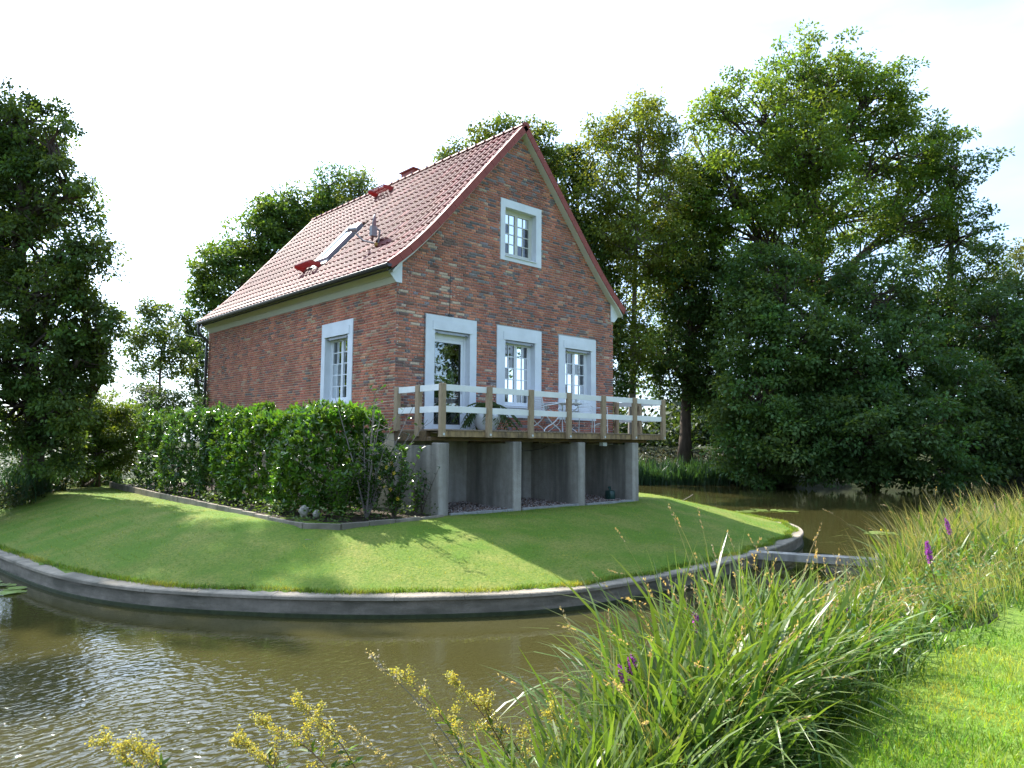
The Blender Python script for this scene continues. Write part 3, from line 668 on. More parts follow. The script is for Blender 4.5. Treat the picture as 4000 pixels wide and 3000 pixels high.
# ---- windows and door
def window(kind, u0, u1, z0, z1, s, face, sill=None, dp=.15, cols=2, rows=5, grey=False, shutter=True):
    mf = m_trim if grey else m_white2
    def T(mb):
        if face == 'f': return mb
        mb.v = [(p[1], p[0], p[2]) for p in mb.v]; mb.f = [f[::-1] for f in mb.f]; return mb
    s0, s1, t0, t1 = s
    mb = MB()   # surround with reveals
    pr = -.022
    mb.box(s0,u0,pr,.03,t0,t1); mb.box(u1,s1,pr,.03,t0,t1); mb.box(u0,u1,pr,.03,z1,t1)
    if kind != 'door': mb.box(u0,u1,pr,.03,t0,z0-.02)
    mb.box(u0-.03,u0,.03,dp+.12,z0,z1); mb.box(u1,u1+.03,.03,dp+.12,z0,z1); mb.box(u0,u1,.03,dp+.12,z1,z1+.03)
    root = T(mb).build('door' if kind == 'door' else 'window', m_white, H)
    if shutter:
        mb = MB(); mb.box(u0-.06,u1+.06,pr-.014,pr-.001,z1,z1+.20); T(mb).build('shutter_box', m_white, root)
        mb = MB(); mb.box(u0+.01,u1-.01,.02,.06,z1-.07,z1-.02); 
        T(mb).build('shutter_lip', m_zinc, root)
        mb = MB()
        for u in (u0+.09, u1-.09): mb.box(u-.02,u+.02,.012,.02,z1-.065,z1-.045)
        T(mb).build('shutter_stop', m_dark, root)
    if kind != 'door':
        mb = MB(); mb.prism([(-.05,z0-.055),(.03,z0-.055),(dp+.01,z0),(dp+.01,z0+.012),(-.05,z0-.035)], 'x', u0-.03, u1+.03) if False else None
        mb = MB(); v = [(-.055,z0-.05),(dp,z0-.02),(dp,z0),( -.055,z0-.03)]
        mb.add([(u0-.005,a,b) for a,b in v]+[(u1+.005,a,b) for a,b in v], [(0,1,2,3),(7,6,5,4),(0,4,5,1),(1,5,6,2),(2,6,7,3),(3,7,4,0)]); T(mb).build('sill', m_white, root)
    fw = .055
    mb = MB(); y0, y1 = dp, dp+.06
    mb.box(u0,u0+fw,y0,y1,z0,z1); mb.box(u1-fw,u1,y0,y1,z0,z1); mb.box(u0+fw,u1-fw,y0,y1,z1-fw,z1); mb.box(u0+fw,u1-fw,y0,y1,z0,z0+fw)
    T(mb).build('frame', mf, root)
    if kind == 'door':
        a0, a1, b0, b1 = u0+fw+.003, u1-fw-.003, z0+fw, z1-.17
        mb = MB(); sw = .075; y0, y1 = dp+.012, dp+.07
        mb.box(u0+fw,u1-fw,y0,y1,b1+.003,z1-fw)
        mb.box(a0,a0+sw,y0,y1,b0,b1); mb.box(a1-sw,a1,y0,y1,b0,b1); mb.box(a0+sw,a1-sw,y0,y1,b1-sw,b1); mb.box(a0+sw,a1-sw,y0,y1,b0,b0+sw)
        T(mb).build('door_sash', mf, root)
        mb = MB(); mb.box(a0+sw,a1-sw,y0+.025,y0+.031,b0+sw,b1-sw); T(mb).build('pane', m_glass, root)
        mb = MB(); mb.box(a0+sw,a0+sw+.008,y0-.002,y0+.02,b0+sw,b1-sw); mb.box(a1-sw-.008,a1-sw,y0-.002,y0+.02,b0+sw,b1-sw); mb.box(a0+sw,a1-sw,y0-.002,y0+.02,b1-sw-.008,b1-sw); mb.box(a0+sw,a1-sw,y0-.002,y0+.02,b0+sw,b0+sw+.008)
        T(mb).build('gasket', m_dark, root)
        mb = MB(); mb.box(a1-.055,a1-.025,y0-.012,y0,3.55,3.75); mb.tube([(a1-.04,y0-.01,3.68),(a1-.04,y0-.05,3.68),(a1-.15,y0-.055,3.68)], .010, 8); T(mb).build('handle', m_galv, root)
    else:
        mid = (u0+u1)/2; y0, y1 = dp+.008, dp+.065; sw = .045
        for a0, a1 in ((u0+fw+.002, mid-.002), (mid+.002, u1-fw-.002)):
            b0, b1 = z0+fw+.002, z1-fw-.002
            mb = MB(); mb.box(a0,a0+sw,y0,y1,b0,b1); mb.box(a1-sw,a1,y0,y1,b0,b1); mb.box(a0+sw,a1-sw,y0,y1,b1-sw,b1); mb.box(a0+sw,a1-sw,y0,y1,b0,b0+sw)
            sash = T(mb).build('sash', mf, root)
            gu0, gu1, gz0, gz1 = a0+sw, a1-sw, b0+sw, b1-sw
            mb = MB(); hb = .011
            vx = [gu0+(gu1-gu0)*k/cols for k in range(cols+1)]; vz = [gz0+(gz1-gz0)*k/rows for k in range(rows+1)]
            for x in vx[1:-1]: mb.box(x-hb,x+hb,y0+.012,y1-.012,gz0,gz1)
            T(mb).build('glazing_bar', mf, sash)
            mb = MB()
            for z in vz[1:-1]:
                for xa, xb in zip(vx, vx[1:]): mb.box(xa+(hb if xa != vx[0] else 0), xb-(hb if xb != vx[-1] else 0), y0+.012,y1-.012,z-hb,z+hb)
            T(mb).build('crossbar', mf, sash)
            pm = None
            for xa, xb in zip(vx, vx[1:]):
                for za, zb in zip(vz, vz[1:]):
                    mb = MB(); q = [(xa,0,za),(xb,0,za),(xb,0,zb),(xa,0,zb)]; yy = y0+.028; jit = rb.uniform(-.0015,.0015)
                    mb.add([(xa,yy+jit,za),(xb,yy-jit,za),(xb,yy-jit,zb),(xa,yy+jit,zb)], [(0,1,2,3)]); T(mb).build('pane', m_glass, sash)
    # curtains behind the glass
    mb = MB(); yc = dp+.16
    sides = ((u0-.02, u0+.22), (u1-.30, u1+.02)) if kind != 'door' else ((u1-.28, u1+.02),)
    if face == 's': sides = ((u0-.02,u0+.42),(u1-.46,u1+.02))
    if grey: sides = ()
    for a, b in sides:
        n = 22; v = []
        for k in range(n+1):
            x = a+(b-a)*k/n; yy = yc+.022*math.sin(k*1.15)
            v += [(x, yy, z0-.02), (x, yy+.004*math.sin(k), z1+.02)]
        mb.add(v, [(2*k,2*k+2,2*k+3,2*k+1) for k in range(n)])
    if sides: T(mb).build('curtain', m_curtain, root)
    return root
d_ = window('door', *F_OPEN[0], F_SURR[0], 'f'); d_['label'] = 'glazed terrace door in a white surround'
w_ = window('w', *F_OPEN[1], F_SURR[1], 'f'); w_['label'] = 'white casement window next to the door'
w_ = window('w', *F_OPEN[2], F_SURR[2], 'f'); w_['label'] = 'white casement window near the far corner'
w_ = window('w', *F_OPEN[3], F_SURR[3], 'f', rows=4, grey=True, shutter=False); w_['label'] = 'grey framed window high in the gable'
w_ = window('w', *S_OPEN[0], S_SURR[0], 's'); w_['label'] = 'tall white window in the side wall'
# rooms behind the glass
mb = MB(); mb.box(.35,W-.35,.5,.52,0,0) if False else None
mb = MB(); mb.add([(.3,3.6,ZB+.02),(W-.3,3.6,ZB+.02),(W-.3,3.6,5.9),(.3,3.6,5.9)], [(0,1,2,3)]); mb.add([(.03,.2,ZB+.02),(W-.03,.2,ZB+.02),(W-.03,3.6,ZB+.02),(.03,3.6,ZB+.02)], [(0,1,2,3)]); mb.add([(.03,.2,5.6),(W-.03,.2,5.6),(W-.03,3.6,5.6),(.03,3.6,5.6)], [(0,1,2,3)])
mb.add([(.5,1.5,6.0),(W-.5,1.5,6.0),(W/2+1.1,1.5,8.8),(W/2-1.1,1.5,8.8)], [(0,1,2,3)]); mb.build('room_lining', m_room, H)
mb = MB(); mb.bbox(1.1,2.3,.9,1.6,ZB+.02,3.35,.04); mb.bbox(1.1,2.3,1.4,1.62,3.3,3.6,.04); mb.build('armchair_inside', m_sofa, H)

# lightning conductor / cable on the gable
mb = MB(); mb.tube([(1.45,-.012,6.34),(1.45,-.012,5.34)], .006, 5); mb.tube([(1.45,-.012,5.33),(.74,-.012,5.325)], .005, 5); mb.tube([(.745,-.012,5.325),(.745,-.012,2.7)], .005, 5); mb.box(1.41,1.51,-.03,-.002,5.31,5.35); mb.build('cable', m_dark, H)

# roof furniture: roof window, step grates, chimney vent
def slope_frame(x, y, off=0):
    s = 0; 
    for k in range(600):
        px, pz, d = prof_at(k/600*SL)
        if px >= x: break
    return Vector((px, y, pz)), Vector((d[0],0,d[1])), Vector((-d[1],0,d[0]))
p0, up, nr_ = slope_frame(.88, 0)
p1, _, _ = slope_frame(1.98, 0)
def sb(mb, x0, x1, y0, y1, n0, n1, org=p0):
    ln = 1
    V8 = [(a,b,c) for c in (n0,n1) for a,b in ((x0,y0),(x1,y0),(x1,y1),(x0,y1))]
    mb.add([org+up*a+Vector((0,b,0))+nr_*c for a,b,c in V8], [(0,3,2,1),(4,5,6,7),(0,1,5,4),(1,2,6,5),(2,3,7,6),(3,0,4,7)])
p0, up, nr_ = slope_frame(1.0, 0); SH = (p1-p0).length
mb = MB(); sb(mb,-.12,SH,4.70,4.78,-.02,.11,p0); sb(mb,-.12,SH,5.34,5.42,-.02,.11,p0); sb(mb,-.12,-.03,4.78,5.34,-.02,.11,p0); sb(mb,SH-.22,SH,4.78,5.34,-.02,.13,p0)
rw = mb.build('roof_window', m_zinc, roof)
mb = MB(); sb(mb,-.03,SH-.22,4.78,5.34,.07,.085,p0); mb.build('pane', mat('roof_glass', (.55,.62,.70), .04, .9, coat=.5), rw)
mb = MB(); sb(mb,-.30,-.12,4.66,5.46,.03,.045,p0); mb.build('flashing', m_galv, rw)
def grate(x, yc, wd):
    org, u_, n_ = slope_frame(x, 0); g0 = MB()
    def P(a, b, c): return org+Vector((a,b,0))+Vector((0,0,c))
    # horizontal step tray: folded sides and a slotted tread
    for s in (-1, 1):
        if s == 1: first = g0.build('step_side', m_redmetal, None); g0 = MB()
        y = yc+s*wd/2; g0.add([P(.12,y-.006,.06),P(-.24,y-.006,.16),P(-.24,y-.006,.24),P(.12,y-.006,.24),P(.12,y+.006,.06),P(-.24,y+.006,.16),P(-.24,y+.006,.24),P(.12,y+.006,.24)], [(0,1,2,3),(7,6,5,4),(0,4,5,1),(1,5,6,2),(2,6,7,3),(3,7,4,0)])
    o = g0.build('step_side', m_redmetal, None); first.parent = o
    mb = MB(); n = 9
    for k in range(n):
        y = yc-wd/2+.006+(wd-.012)*(k+.5)/n; q = P(-.06,y,.22); mb.box(q.x-.18,q.x+.18,q.y-.010,q.y+.010,q.z-.012,q.z+.012)
    for a in (-.22,-.06,.10):
        q = P(a,yc,.235); mb.box(q.x-.010,q.x+.010,q.y-wd/2+.007,q.y+wd/2-.007,q.z-.008,q.z+.010)
    return o, mb
for x, yc, wd, lab in ((.62,5.25,.85,'lower red step grate on the roof'), (3.18,5.65,.85,'upper red step grate near the ridge')):
    o, mb = grate(x, yc, wd); root = o; o.name = 'roof_step'; o.parent = roof; o['label'] = lab
    mb.build('tread', m_redmetal, o)
mb = MB(); mb.box(RX+.02,RX+.36,4.75,5.40,10.2,10.72); mb.box(RX-.03,RX+.41,4.70,5.45,10.722,10.76); mb.build('vent_stack', m_verge, roof)
# weathered lead strip of bright tiles is left to the sun's glare

# satellite dish on its wooden bracket
D = empty('satellite_dish', (.68,1.9,7.2), 'grey satellite dish on a bracket halfway up the tiled roof', 'satellite dish')
def dl(p): return Vector(p)
ctr = Vector((.12,.30,.52)); nrm = Vector((-.80,.62,.10)).normalized(); side_ = nrm.cross(Vector((0,0,1))).normalized(); upv = side_.cross(nrm)
mb = MB(); R_ = .31; v = [ctr-nrm*.0]; rings = 5; n = 20
for i in range(1, rings+1):
    r = R_*i/rings
    for k in range(n): v.append(ctr+side_*(r*math.cos(2*PI*k/n)*.95)+upv*(r*math.sin(2*PI*k/n)*1.1)+nrm*(.05*(i/rings)**2))
f = [(0,1+k,1+(k+1)%n) for k in range(n)]+[(1+(i-1)*n+k,1+i*n+k,1+i*n+(k+1)%n,1+(i-1)*n+(k+1)%n) for i in range(1,rings) for k in range(n)]
b_ = len(v); v += [p-nrm*.012 for p in v]; f += [tuple(q+b_ for q in ff[::-1]) for ff in f]; o = rings*n-n+1
f += [(o+k, o+b_+k, o+b_+(k+1)%n, o+(k+1)%n) for k in range(n)]
mb.add(v, f); mb.build('reflector', m_dish, D, smooth=True)
mb = MB(); mb.tube([ctr-nrm*.02, ctr-nrm*.12-upv*.05, ctr-nrm*.12-upv*.5], .022, 8); mb.box(-.1,.05,.1,.2,.25,.5); mb.build('mast', m_dish, D)
mb = MB(); mb.tube([ctr-upv*.38, ctr-upv*.36+nrm*.25, ctr+nrm*.52-upv*.16], .02, 6); arm = mb.build('feed_arm', m_dish, D)
mb = MB(); q = ctr+nrm*.55-upv*.12; mb.tube([q-nrm*.10+upv*.02, q+nrm*.12-upv*.02], .055, 8); mb.build('receiver', m_dish, arm)
mb = MB(); mb.tube([ctr-nrm*.12-upv*.5+Vector((.0,.02,0)), Vector((-.05,-.02,.02))], .05, 4); mb.build('bracket', mat('yellow_wood', (.42,.26,.07), .8, .3, noise=.4, nscale=10), D)

# ------------------------------------------------------------------ terrace
TZ = 2.68
TR = empty('terrace', (3.7,-.8,TZ), 'raised wooden terrace with white rails on concrete piers along the house front', 'terrace')
to = Vector((3.7,-.8,TZ))
def tb(mb, name, m, parent=TR, **k):
    mb.v = [(p[0]-to.x, p[1]-to.y, p[2]-to.z) for p in mb.v]; return mb.build(name, m, parent, **k)
PX = [0.0,1.225,2.45,3.68,4.915,6.14,7.37]
nb = 54; bw = (7.44-.01)/nb
for k in range(nb):
    x = .005+k*bw; j = rb.uniform(-.003,.003); e = rb.uniform(0,.012)
    mb = MB(); mb.bbox(x+.003, x+bw-.003, -1.635-e, -.03, TZ-.028+j, TZ+j, .004); tb(mb, 'board', m_board)
def fasciamat():
    m = mat('stained_fascia', (.40,.27,.13), .85, .3, noise=.75, nscale=2.2, col2=(.10,.07,.045), stretch=(5,1,1.5), bump=.4, bscale=30); return m
mb = MB(); mb.box(0,7.44,-1.625,-1.585,TZ-.150,TZ-.032); tb(mb, 'fascia', fasciamat())
mb = MB(); mb.box(7.44-.045,7.44-.005,-1.583,-.03,TZ-.148,TZ-.032); tb(mb, 'fascia', m_beam)
mb = MB(); mb.bbox(0.0,7.12,-1.32,-1.16,2.45,TZ-.152,.01); tb(mb, 'beam', m_beam)
mb = MB(); mb.bbox(.0,.12,-1.15,-.03,2.45,TZ-.035,.008); tb(mb, 'beam', m_beam)
for x in (2.1, 4.2, 6.25):
    mb = MB(); mb.box(x-.06,x+.06,-1.15,-.03,2.42,TZ-.035); tb(mb, 'joist', m_beam)
mb = MB(); mb.box(0.13,7.1,-.55,-.43,2.5,TZ-.035) if False else mb.box(5.35,5.5,-1.30,-1.18,2.36,2.448); tb(mb, 'block', m_white)
def post(x, y, w_=.065, d_=.05, z0=TZ-.155, z1=3.59, bolt=True):
    mb = MB(); mb.bbox(x-w_, x+w_, y-d_, y+d_, z0, z1, .012); p = tb(mb, 'post', m_wood)
    if bolt:
        mb = MB(); mb.tube([(x+.01,y-d_-.008,z0+.055),(x+.01,y-d_+.002,z0+.055)], .026, 10); tb(mb, 'bolt', m_galv, None); o = COL.objects[-1]; o.parent = p
    return p
for k, x in enumerate(PX):
    xx = x if k else .0
    post(xx, -1.672)
for y in (-.85, -.08): post(.015, y, .05, .07, bolt=False, z0=TZ-.14 if y < -.5 else TZ-.03)
for y in (-.85, -.05): post(7.43, y, .05, .065, bolt=False, z0=TZ-.14)
for z0, z1 in ((3.45,3.575),(3.015,3.14)):
    for a, b in zip(PX, PX[1:]):
        j = rb.uniform(-.004,.004)
        mb = MB(); mb.bbox(a+.067, b-.067, -1.672, -1.645, z0+j, z1+j, .003); tb(mb, 'rail', m_rail)
    for a, b in ((-1.60,-.925),(-.775,-.155)):
        for xr in (.0,7.425):
            mb = MB(); mb.bbox(xr-.01, xr+.016, a, b, z0, z1, .003); tb(mb, 'rail', m_rail)
    mb = MB(); mb.bbox(-.012,.014,-.02,.0,z0,z1,.003) if False else None
# small diagonal braces on the far rail posts
for y in (-.85, -.05):
    for z in (3.30, 2.9):
        mb = MB(); mb.tube([(7.36,y+.01,z),(7.39,y-.0,z+.16)], .018, 4); tb(mb, 'brace', m_beam)
# concrete piers with fin walls
for k, x in enumerate((0.0, 2.0, 4.09, 6.15)):
    mb = MB(); mb.bbox(x+.0,x+.255,-1.60,-1.33,.6,2.41 if k == 0 else 2.447,.018); tb(mb, 'pier', m_conc)
    mb = MB(); mb.box(x+.02,x+.20,-1.328,-.004,.6,2.36 if k == 0 else 2.40); tb(mb, 'fin_wall', m_conc)
mb = MB(); mb.add([(2.33,-.006,1.18),(2.62,-.006,1.15),(2.60,-.006,1.75),(2.34,-.006,1.78)], [(0,1,2,3)]); tb(mb, 'patch', m_plaster)
mb = MB(); v = [(4.62+.0,-.006,1.35),(4.80,-.006,1.28),(4.92,-.006,1.6),(4.98,-.006,2.0),(4.66,-.006,2.02)]; mb.add(v, [(0,1,2,3,4)]) ; tb(mb, 'patch', m_plaster)
mb = MB(); mb.tube(catmull([(2.26,-1.36,2.30),(3.0,-.9,2.24),(3.7,-.7,2.28),(4.3,-.5,2.38)],5), .008, 5); tb(mb, 'cable', m_dark)
# icicle-like peeling felt under the beam
mb = MB(); 
for k in range(16):
    x = 3.05+k*.045; h = rb.uniform(.01,.045); mb.add([(x,-1.325,2.452),(x+.035,-1.325,2.452),(x+.018,-1.33,2.452-h)], [(0,1,2)])
tag(tb(mb, 'moss_fringe', mat('dry_moss', (.22,.16,.07), .95, .1)), kind='stuff')

# kerb strip and gravel at the foot of the bays
KR = empty('kerb_strip', (4.2,-1.66,.96), 'low kerb of stones along the foot of the terrace piers', 'kerb')
for x0, x1 in ((.27,1.99),(2.27,4.08),(4.36,6.14)):
    x = x0; 
    while x < x1-.05:
        l = min(rb.choice((.5,.35,.42)), x1-x); 
        mb = MB(); mb.bbox(x-4.2+.004, x+l-4.2-.004, -.10+1.0-.98, .02, -.15, .055+rb.uniform(-.006,.006), .008)
        mb.v = [(p[0], p[1]+.10-.02*(p[1]>0), p[2]) for p in mb.v]; mb.build('kerb_block', m_stone, KR); x += l
def stones(n, area, zf, r0, r1, name, m, label, pal, flat=.6):
    V = []; Fs = []; T = []
    ico = np.array([(0,0,1),(.9,0,.3),(.28,.85,.3),(-.72,.53,.3),(-.72,-.53,.3),(.28,-.85,.3),(0,0,-.6)]); fi = np.array([(0,1,2),(0,2,3),(0,3,4),(0,4,5),(0,5,1),(6,2,1),(6,3,2),(6,4,3),(6,5,4),(6,1,5)])
    for k in range(n):
        x, y = area(); r = RS.uniform(r0, r1); a = RS.uniform(0, 2*PI); c, s = math.cos(a), math.sin(a)
        P = ico*RS.uniform(.7,1.25,(7,1))*np.array([r, r*RS.uniform(.6,1), r*flat]); P = P@np.array([[c,-s,0],[s,c,0],[0,0,1]])
        V.append(P+np.array([x,y,zf(x,y)+r*.25])); Fs.append(fi+7*k); col = np.array(pal[RS.randint(len(pal))])*RS.uniform(.7,1.2); T.append(np.tile(col,(7,1)))
    o = link(name, npmesh(name, np.concatenate(V), np.concatenate(Fs), m, np.concatenate(T))); return tag(o, label, kind='stuff')
m_pebble = mat('pebbles', rough=.9, spec=.2, tint=True)
bays = [(.28,1.98),(2.28,4.07),(4.37,6.13)]
def bay_pt():
    b = bays[RS.randint(3)]; return RS.uniform(b[0]+.0, b[1]), RS.uniform(-1.55,-.03)
bz = lambda x, y: .985+.05*(y+1.6)
mb = MB()
for a, b in bays: mb.add([(a,-1.6,.965),(b,-1.6,.965),(b,-.0,1.045),(a,-.0,1.045)], [(0,1,2,3)])
tag(mb.build('bay_soil', m_soil), 'dark soil under the terrace', kind='structure')
stones(4200, bay_pt, bz, .012, .032, 'gravel', m_pebble, 'pinkish grey gravel and leaf litter under the terrace', [(.26,.21,.19),(.33,.27,.24),(.16,.12,.10),(.38,.34,.32),(.20,.12,.08)])

# planting bed edging stones
ED = empty('bed_edging', (-2.5,-1.6,.95), 'pale concrete edging stones curbing the planting bed below the hedge', 'kerb')
path = [(-2.35,12.0),(-2.62,7.5),(-2.74,3.6),(-2.80,-.8),(-2.74,-1.38),(-2.32,-1.92),(-1.3,-2.02),(.02,-1.72)]
def walk(path, L0):
    pts = []; 
    for a, b in zip(path, path[1:]):
        a, b = Vector(a), Vector(b); n = max(1, round((b-a).length/L0)); 
        for k in range(n): pts.append((a+(b-a)*k/n, a+(b-a)*(k+1)/n))
    return pts
def topz(y): return float(np.interp(y, [-2.1,-1.9,-1.3,-.8,1.0,3.6,12], [1.0,.965,.955,.965,1.0,1.04,1.08]))
for a, b in walk(path, .62):
    d = (b-a); l = d.length; d.normalize(); mb = MB(); mb.bbox(.004, l-.004, -.03, .03, -.34, rb.uniform(-.006,.006), .008)
    m = link('edging_stone', mb.mesh('edging_stone', m_cope), ED); m.location = (a.x+2.5, a.y+1.6, (topz((a.y+b.y)/2)+.055+(.0 if a.x > -.8 and a.y < 0 else 0))-.95); m.rotation_euler = (0, rb.uniform(-.01,.01), math.atan2(d.y,d.x)+rb.uniform(-.01,.01))
# bed soil
bedp = path+[(-.0,-.05),(0,10.7),(-.3,12)]
xs = np.arange(-2.9,.02,.12); ys = np.arange(-2.1,12,.15); X, Y, Fc = grid(xs, ys); _, ins = seg_sd(X, Y, bedp); fk = ins.ravel()[Fc].all(1)
Z = np.interp(Y, [-2.1,-1.0,3,12], [.93,.95,1.0,1.03])+.012*RS.rand(*X.shape)+.05*np.clip((X+2.2),0,.8)
tag(link('bed_soil', npmesh('bed_soil', np.stack([X,Y,Z],-1), Fc[fk], m_soil, smooth=True)), 'dark planting bed soil beneath the hedge', kind='structure')
# flat stones below the edging
FS = empty('stepping_slab', (-2.6,-1.9,.95), 'flat pale slab lying in the grass just outside the bed corner', 'slab')
mb = MB(); mb.bbox(-.35,.45,-.12,.10,-.08,.0,.01); o = mb.build('slab', m_cope, FS); o.rotation_euler = (0,.02,-.70); o.location=(-.02,-.10,-.155)

# white rock
def rock(name, loc, r, label, seed):
    rr = random.Random(seed); mb = MB(); n = 9; v = []; f = []
    for i in range(1,6):
        for k in range(n):
            ph = PI*i/6; q = r*rr.uniform(.78,1.15); v.append((q*math.sin(ph)*math.cos(2*PI*k/n), q*math.sin(ph)*math.sin(2*PI*k/n)*.8, q*math.cos(ph)*1.15))
    v += [(0,0,r*1.1),(0,0,-r)]
    f = [(i*n+k, i*n+(k+1)%n, (i+1)*n+(k+1)%n, (i+1)*n+k) for i in range(4) for k in range(n)]+[(45,k,(k+1)%n) for k in range(n)]+[(46,36+(k+1)%n,36+k) for k in range(n)]
    mb.add(v, f); o = mb.build(name, m_rock); o.location = loc; return tag(o, label, 'rock')
rock('rock', (-2.36,-.65,1.14), .10, 'upright whitish rock standing in the bed before the laurel hedge', 1)
rock('rock', (-2.22,-.85,1.10), .07, 'smaller whitish rock leaning right of the upright one', 4)

# ------------------------------------------------------------------ things on the terrace
PT = empty('potted_plant', (2.09,-.62,TZ), 'drooping green pinnate plant in a white egg shaped pot on the terrace', 'potted plant')
mb = MB(); mb.lathe([(.0,0),(.165,0),(.20,.03),(.27,.14),(.315,.28),(.335,.42),(.325,.425),(.305,.40),(.28,.37)], n=28); mb.build('pot', m_white2, PT, smooth=True)
mb = MB(); mb.lathe([(0,.385),(.285,.375)], n=20); mb.build('soil', m_soil, PT)
def leaves(P, D, Nn, ln, wd, fold=.12, tint=None):
    P = np.asarray(P); D = D/np.linalg.norm(D,axis=1,keepdims=True); S = np.cross(D, Nn); S /= np.linalg.norm(S,axis=1,keepdims=True)+1e-9; Nn = np.cross(S, D)
    ln = np.broadcast_to(np.asarray(ln,float).reshape(-1,1), (len(P),1)); wd = np.broadcast_to(np.asarray(wd,float).reshape(-1,1), (len(P),1))
    m = P+D*ln*.45+Nn*ln*fold; V = np.stack([P, m+S*wd*.5, P+D*ln, m-S*wd*.5], 1)
    i = np.arange(len(P))[:,None]*4; Fc = np.concatenate([i+[0,1,2], i+[0,2,3]], 1).reshape(-1,3)
    return V.reshape(-1,3), Fc, (None if tint is None else np.repeat(tint, 4, 0))
def unit(n, rs=RS):
    v = rs.normal(size=(n,3)); return v/np.linalg.norm(v,axis=1,keepdims=True)
def merge(L_):
    o = 0; V = []; Fs = []; T = []
    for v, f, t in L_: V.append(v); Fs.append(f+o); T.append(t); o += len(v)
    return np.concatenate(V), np.concatenate(Fs), np.concatenate(T)
def cvary(base, n, v=.18, hue=.12, rs=RS):
    b = np.array(base)[None]*rs.uniform(1-v,1+v,(n,1)); b = b*np.array([1,1,1])+0
    b[:,0] *= rs.uniform(1-hue,1+hue,n); b[:,2] *= rs.uniform(1-hue,1+hue,n); return b
# fronds: rachis curves out and down, leaflets in pairs
LP = []; st = MB()
for k in range(34):
    a = k*2.4+RS.uniform(-.3,.3); L_ = RS.uniform(.42,.78); h0 = RS.uniform(.42,.62); up_ = RS.uniform(.25,1.0)
    pts = []; 
    for i in range(15):
        t = i/14; pts.append(np.array([math.cos(a)*L_*t*1.0, math.sin(a)*L_*t*1.0, h0+up_*.52*t-(.45+.35*up_)*t*t]))
    st.tube([tuple(p) for p in pts[::2]], .004, 3, cap=False)
    for i in range(2,15):
        for s in (-1,1):
            dr = np.array([-math.sin(a)*s, math.cos(a)*s, -.55])+.5*(pts[i]-pts[i-1])/np.linalg.norm(pts[i]-pts[i-1]); LP.append((pts[i], dr))
P = np.array([q[0] for q in LP]); D = np.array([q[1] for q in LP]); Nn = np.tile([0,0,1.],(len(P),1))+RS.normal(0,.2,(len(P),3))
V, Fc, T = leaves(P, D, Nn, RS.uniform(.10,.17,len(P)), .042, .06, cvary((.055,.105,.03), len(P), .25))
link('foliage', npmesh('foliage', V, Fc, m_leaf, T), PT); st.tube([(0,0,.37),(.02,0,.55),(0,.01,.68)], .014, 6); st.build('stem', m_bark, PT)

# round bistro table
TB = empty('garden_table', (4.34,-.85,TZ), 'round white metal garden table with curved legs', 'table')
mb = MB(); mb.lathe([(.47,.70),(.485,.70),(.485,.722),(.47,.725)], n=36, cap=False); mb.lathe([(0,.716),(.47,.716)], n=36); mb.lathe([(0,.704),(.47,.704)], n=36); mb.build('tabletop', m_white2, TB)
for k in range(4):
    a = PI/4+k*PI/2; c, s = math.cos(a), math.sin(a); pts = catmull([(c*.42,s*.42,.70),(c*.36,s*.36,.60),(c*.22,s*.22,.50),(c*.07,s*.07,.36),(c*.08,s*.08,.24),(c*.22,s*.22,.12),(c*.36,s*.36,.01)], 4)
    mb = MB(); mb.tube(pts, .011, 6); mb.build('leg', m_white2, TB)
mb = MB(); mb.tube([(0,0,.02),(0,0,.70)], .008, 6); mb.build('centre_rod', m_white2, TB)

# scrolled iron armchair seen from the side
AC = empty('scroll_armchair', (3.72,-.85,TZ), 'white wrought iron armchair with scrolled arms left of the table', 'armchair')
mb = MB()
for k in range(9):
    x = -.22+k*.052; mb.bbox(x, x+.042, -.24, .24, .425, .44, .003)
mb.build('seat', m_white2, AC)
for s in (-1,1):
    y = s*.26
    for nm, P in (('leg', [(-.25,y,.43),(-.18,y,.36),(-.02,y,.22),(.16,y,.12),(.25,y,.06),(.28,y,.0)]), ('leg', [(.25,y,.43),(.17,y,.32),(.02,y,.21),(-.14,y,.14),(-.25,y,.07),(-.28,y,.0)])):
        mb = MB(); mb.tube(catmull(P,4), .013, 6); mb.build(nm, m_white2, AC)
    ang = np.linspace(-.3, 4.8, 16); sp = [(.27+.065*math.sin(t_)*(1-.1*t_), y, .60+.065*math.cos(t_)*(1-.1*t_)) for t_ in ang]
    mb = MB(); mb.tube(catmull([(-.30,y,.62),(-.15,y,.64),(.02,y,.66),(.16,y,.685)],3)+[Vector(q) for q in sp], .012, 6)
    mb.tube(catmull([(.22,y,.43),(.26,y,.48),(.20,y,.55),(.24,y,.60)],4), .011, 6); mb.build('armrest', m_white2, AC)
    mb = MB(); mb.tube(catmull([(-.25,y*.95,.42),(-.29,y*.95,.62),(-.35,y*.9,.86)],4), .012, 6); mb.build('back_post', m_white2, AC)
mb = MB()
for k in range(9):
    z = .50+k*.042; x = -.268-.08*(k/8); mb.bbox(x-.006,x+.006,-.235,.235,z,z+.030,.002)
mb.build('backrest', m_white2, AC)
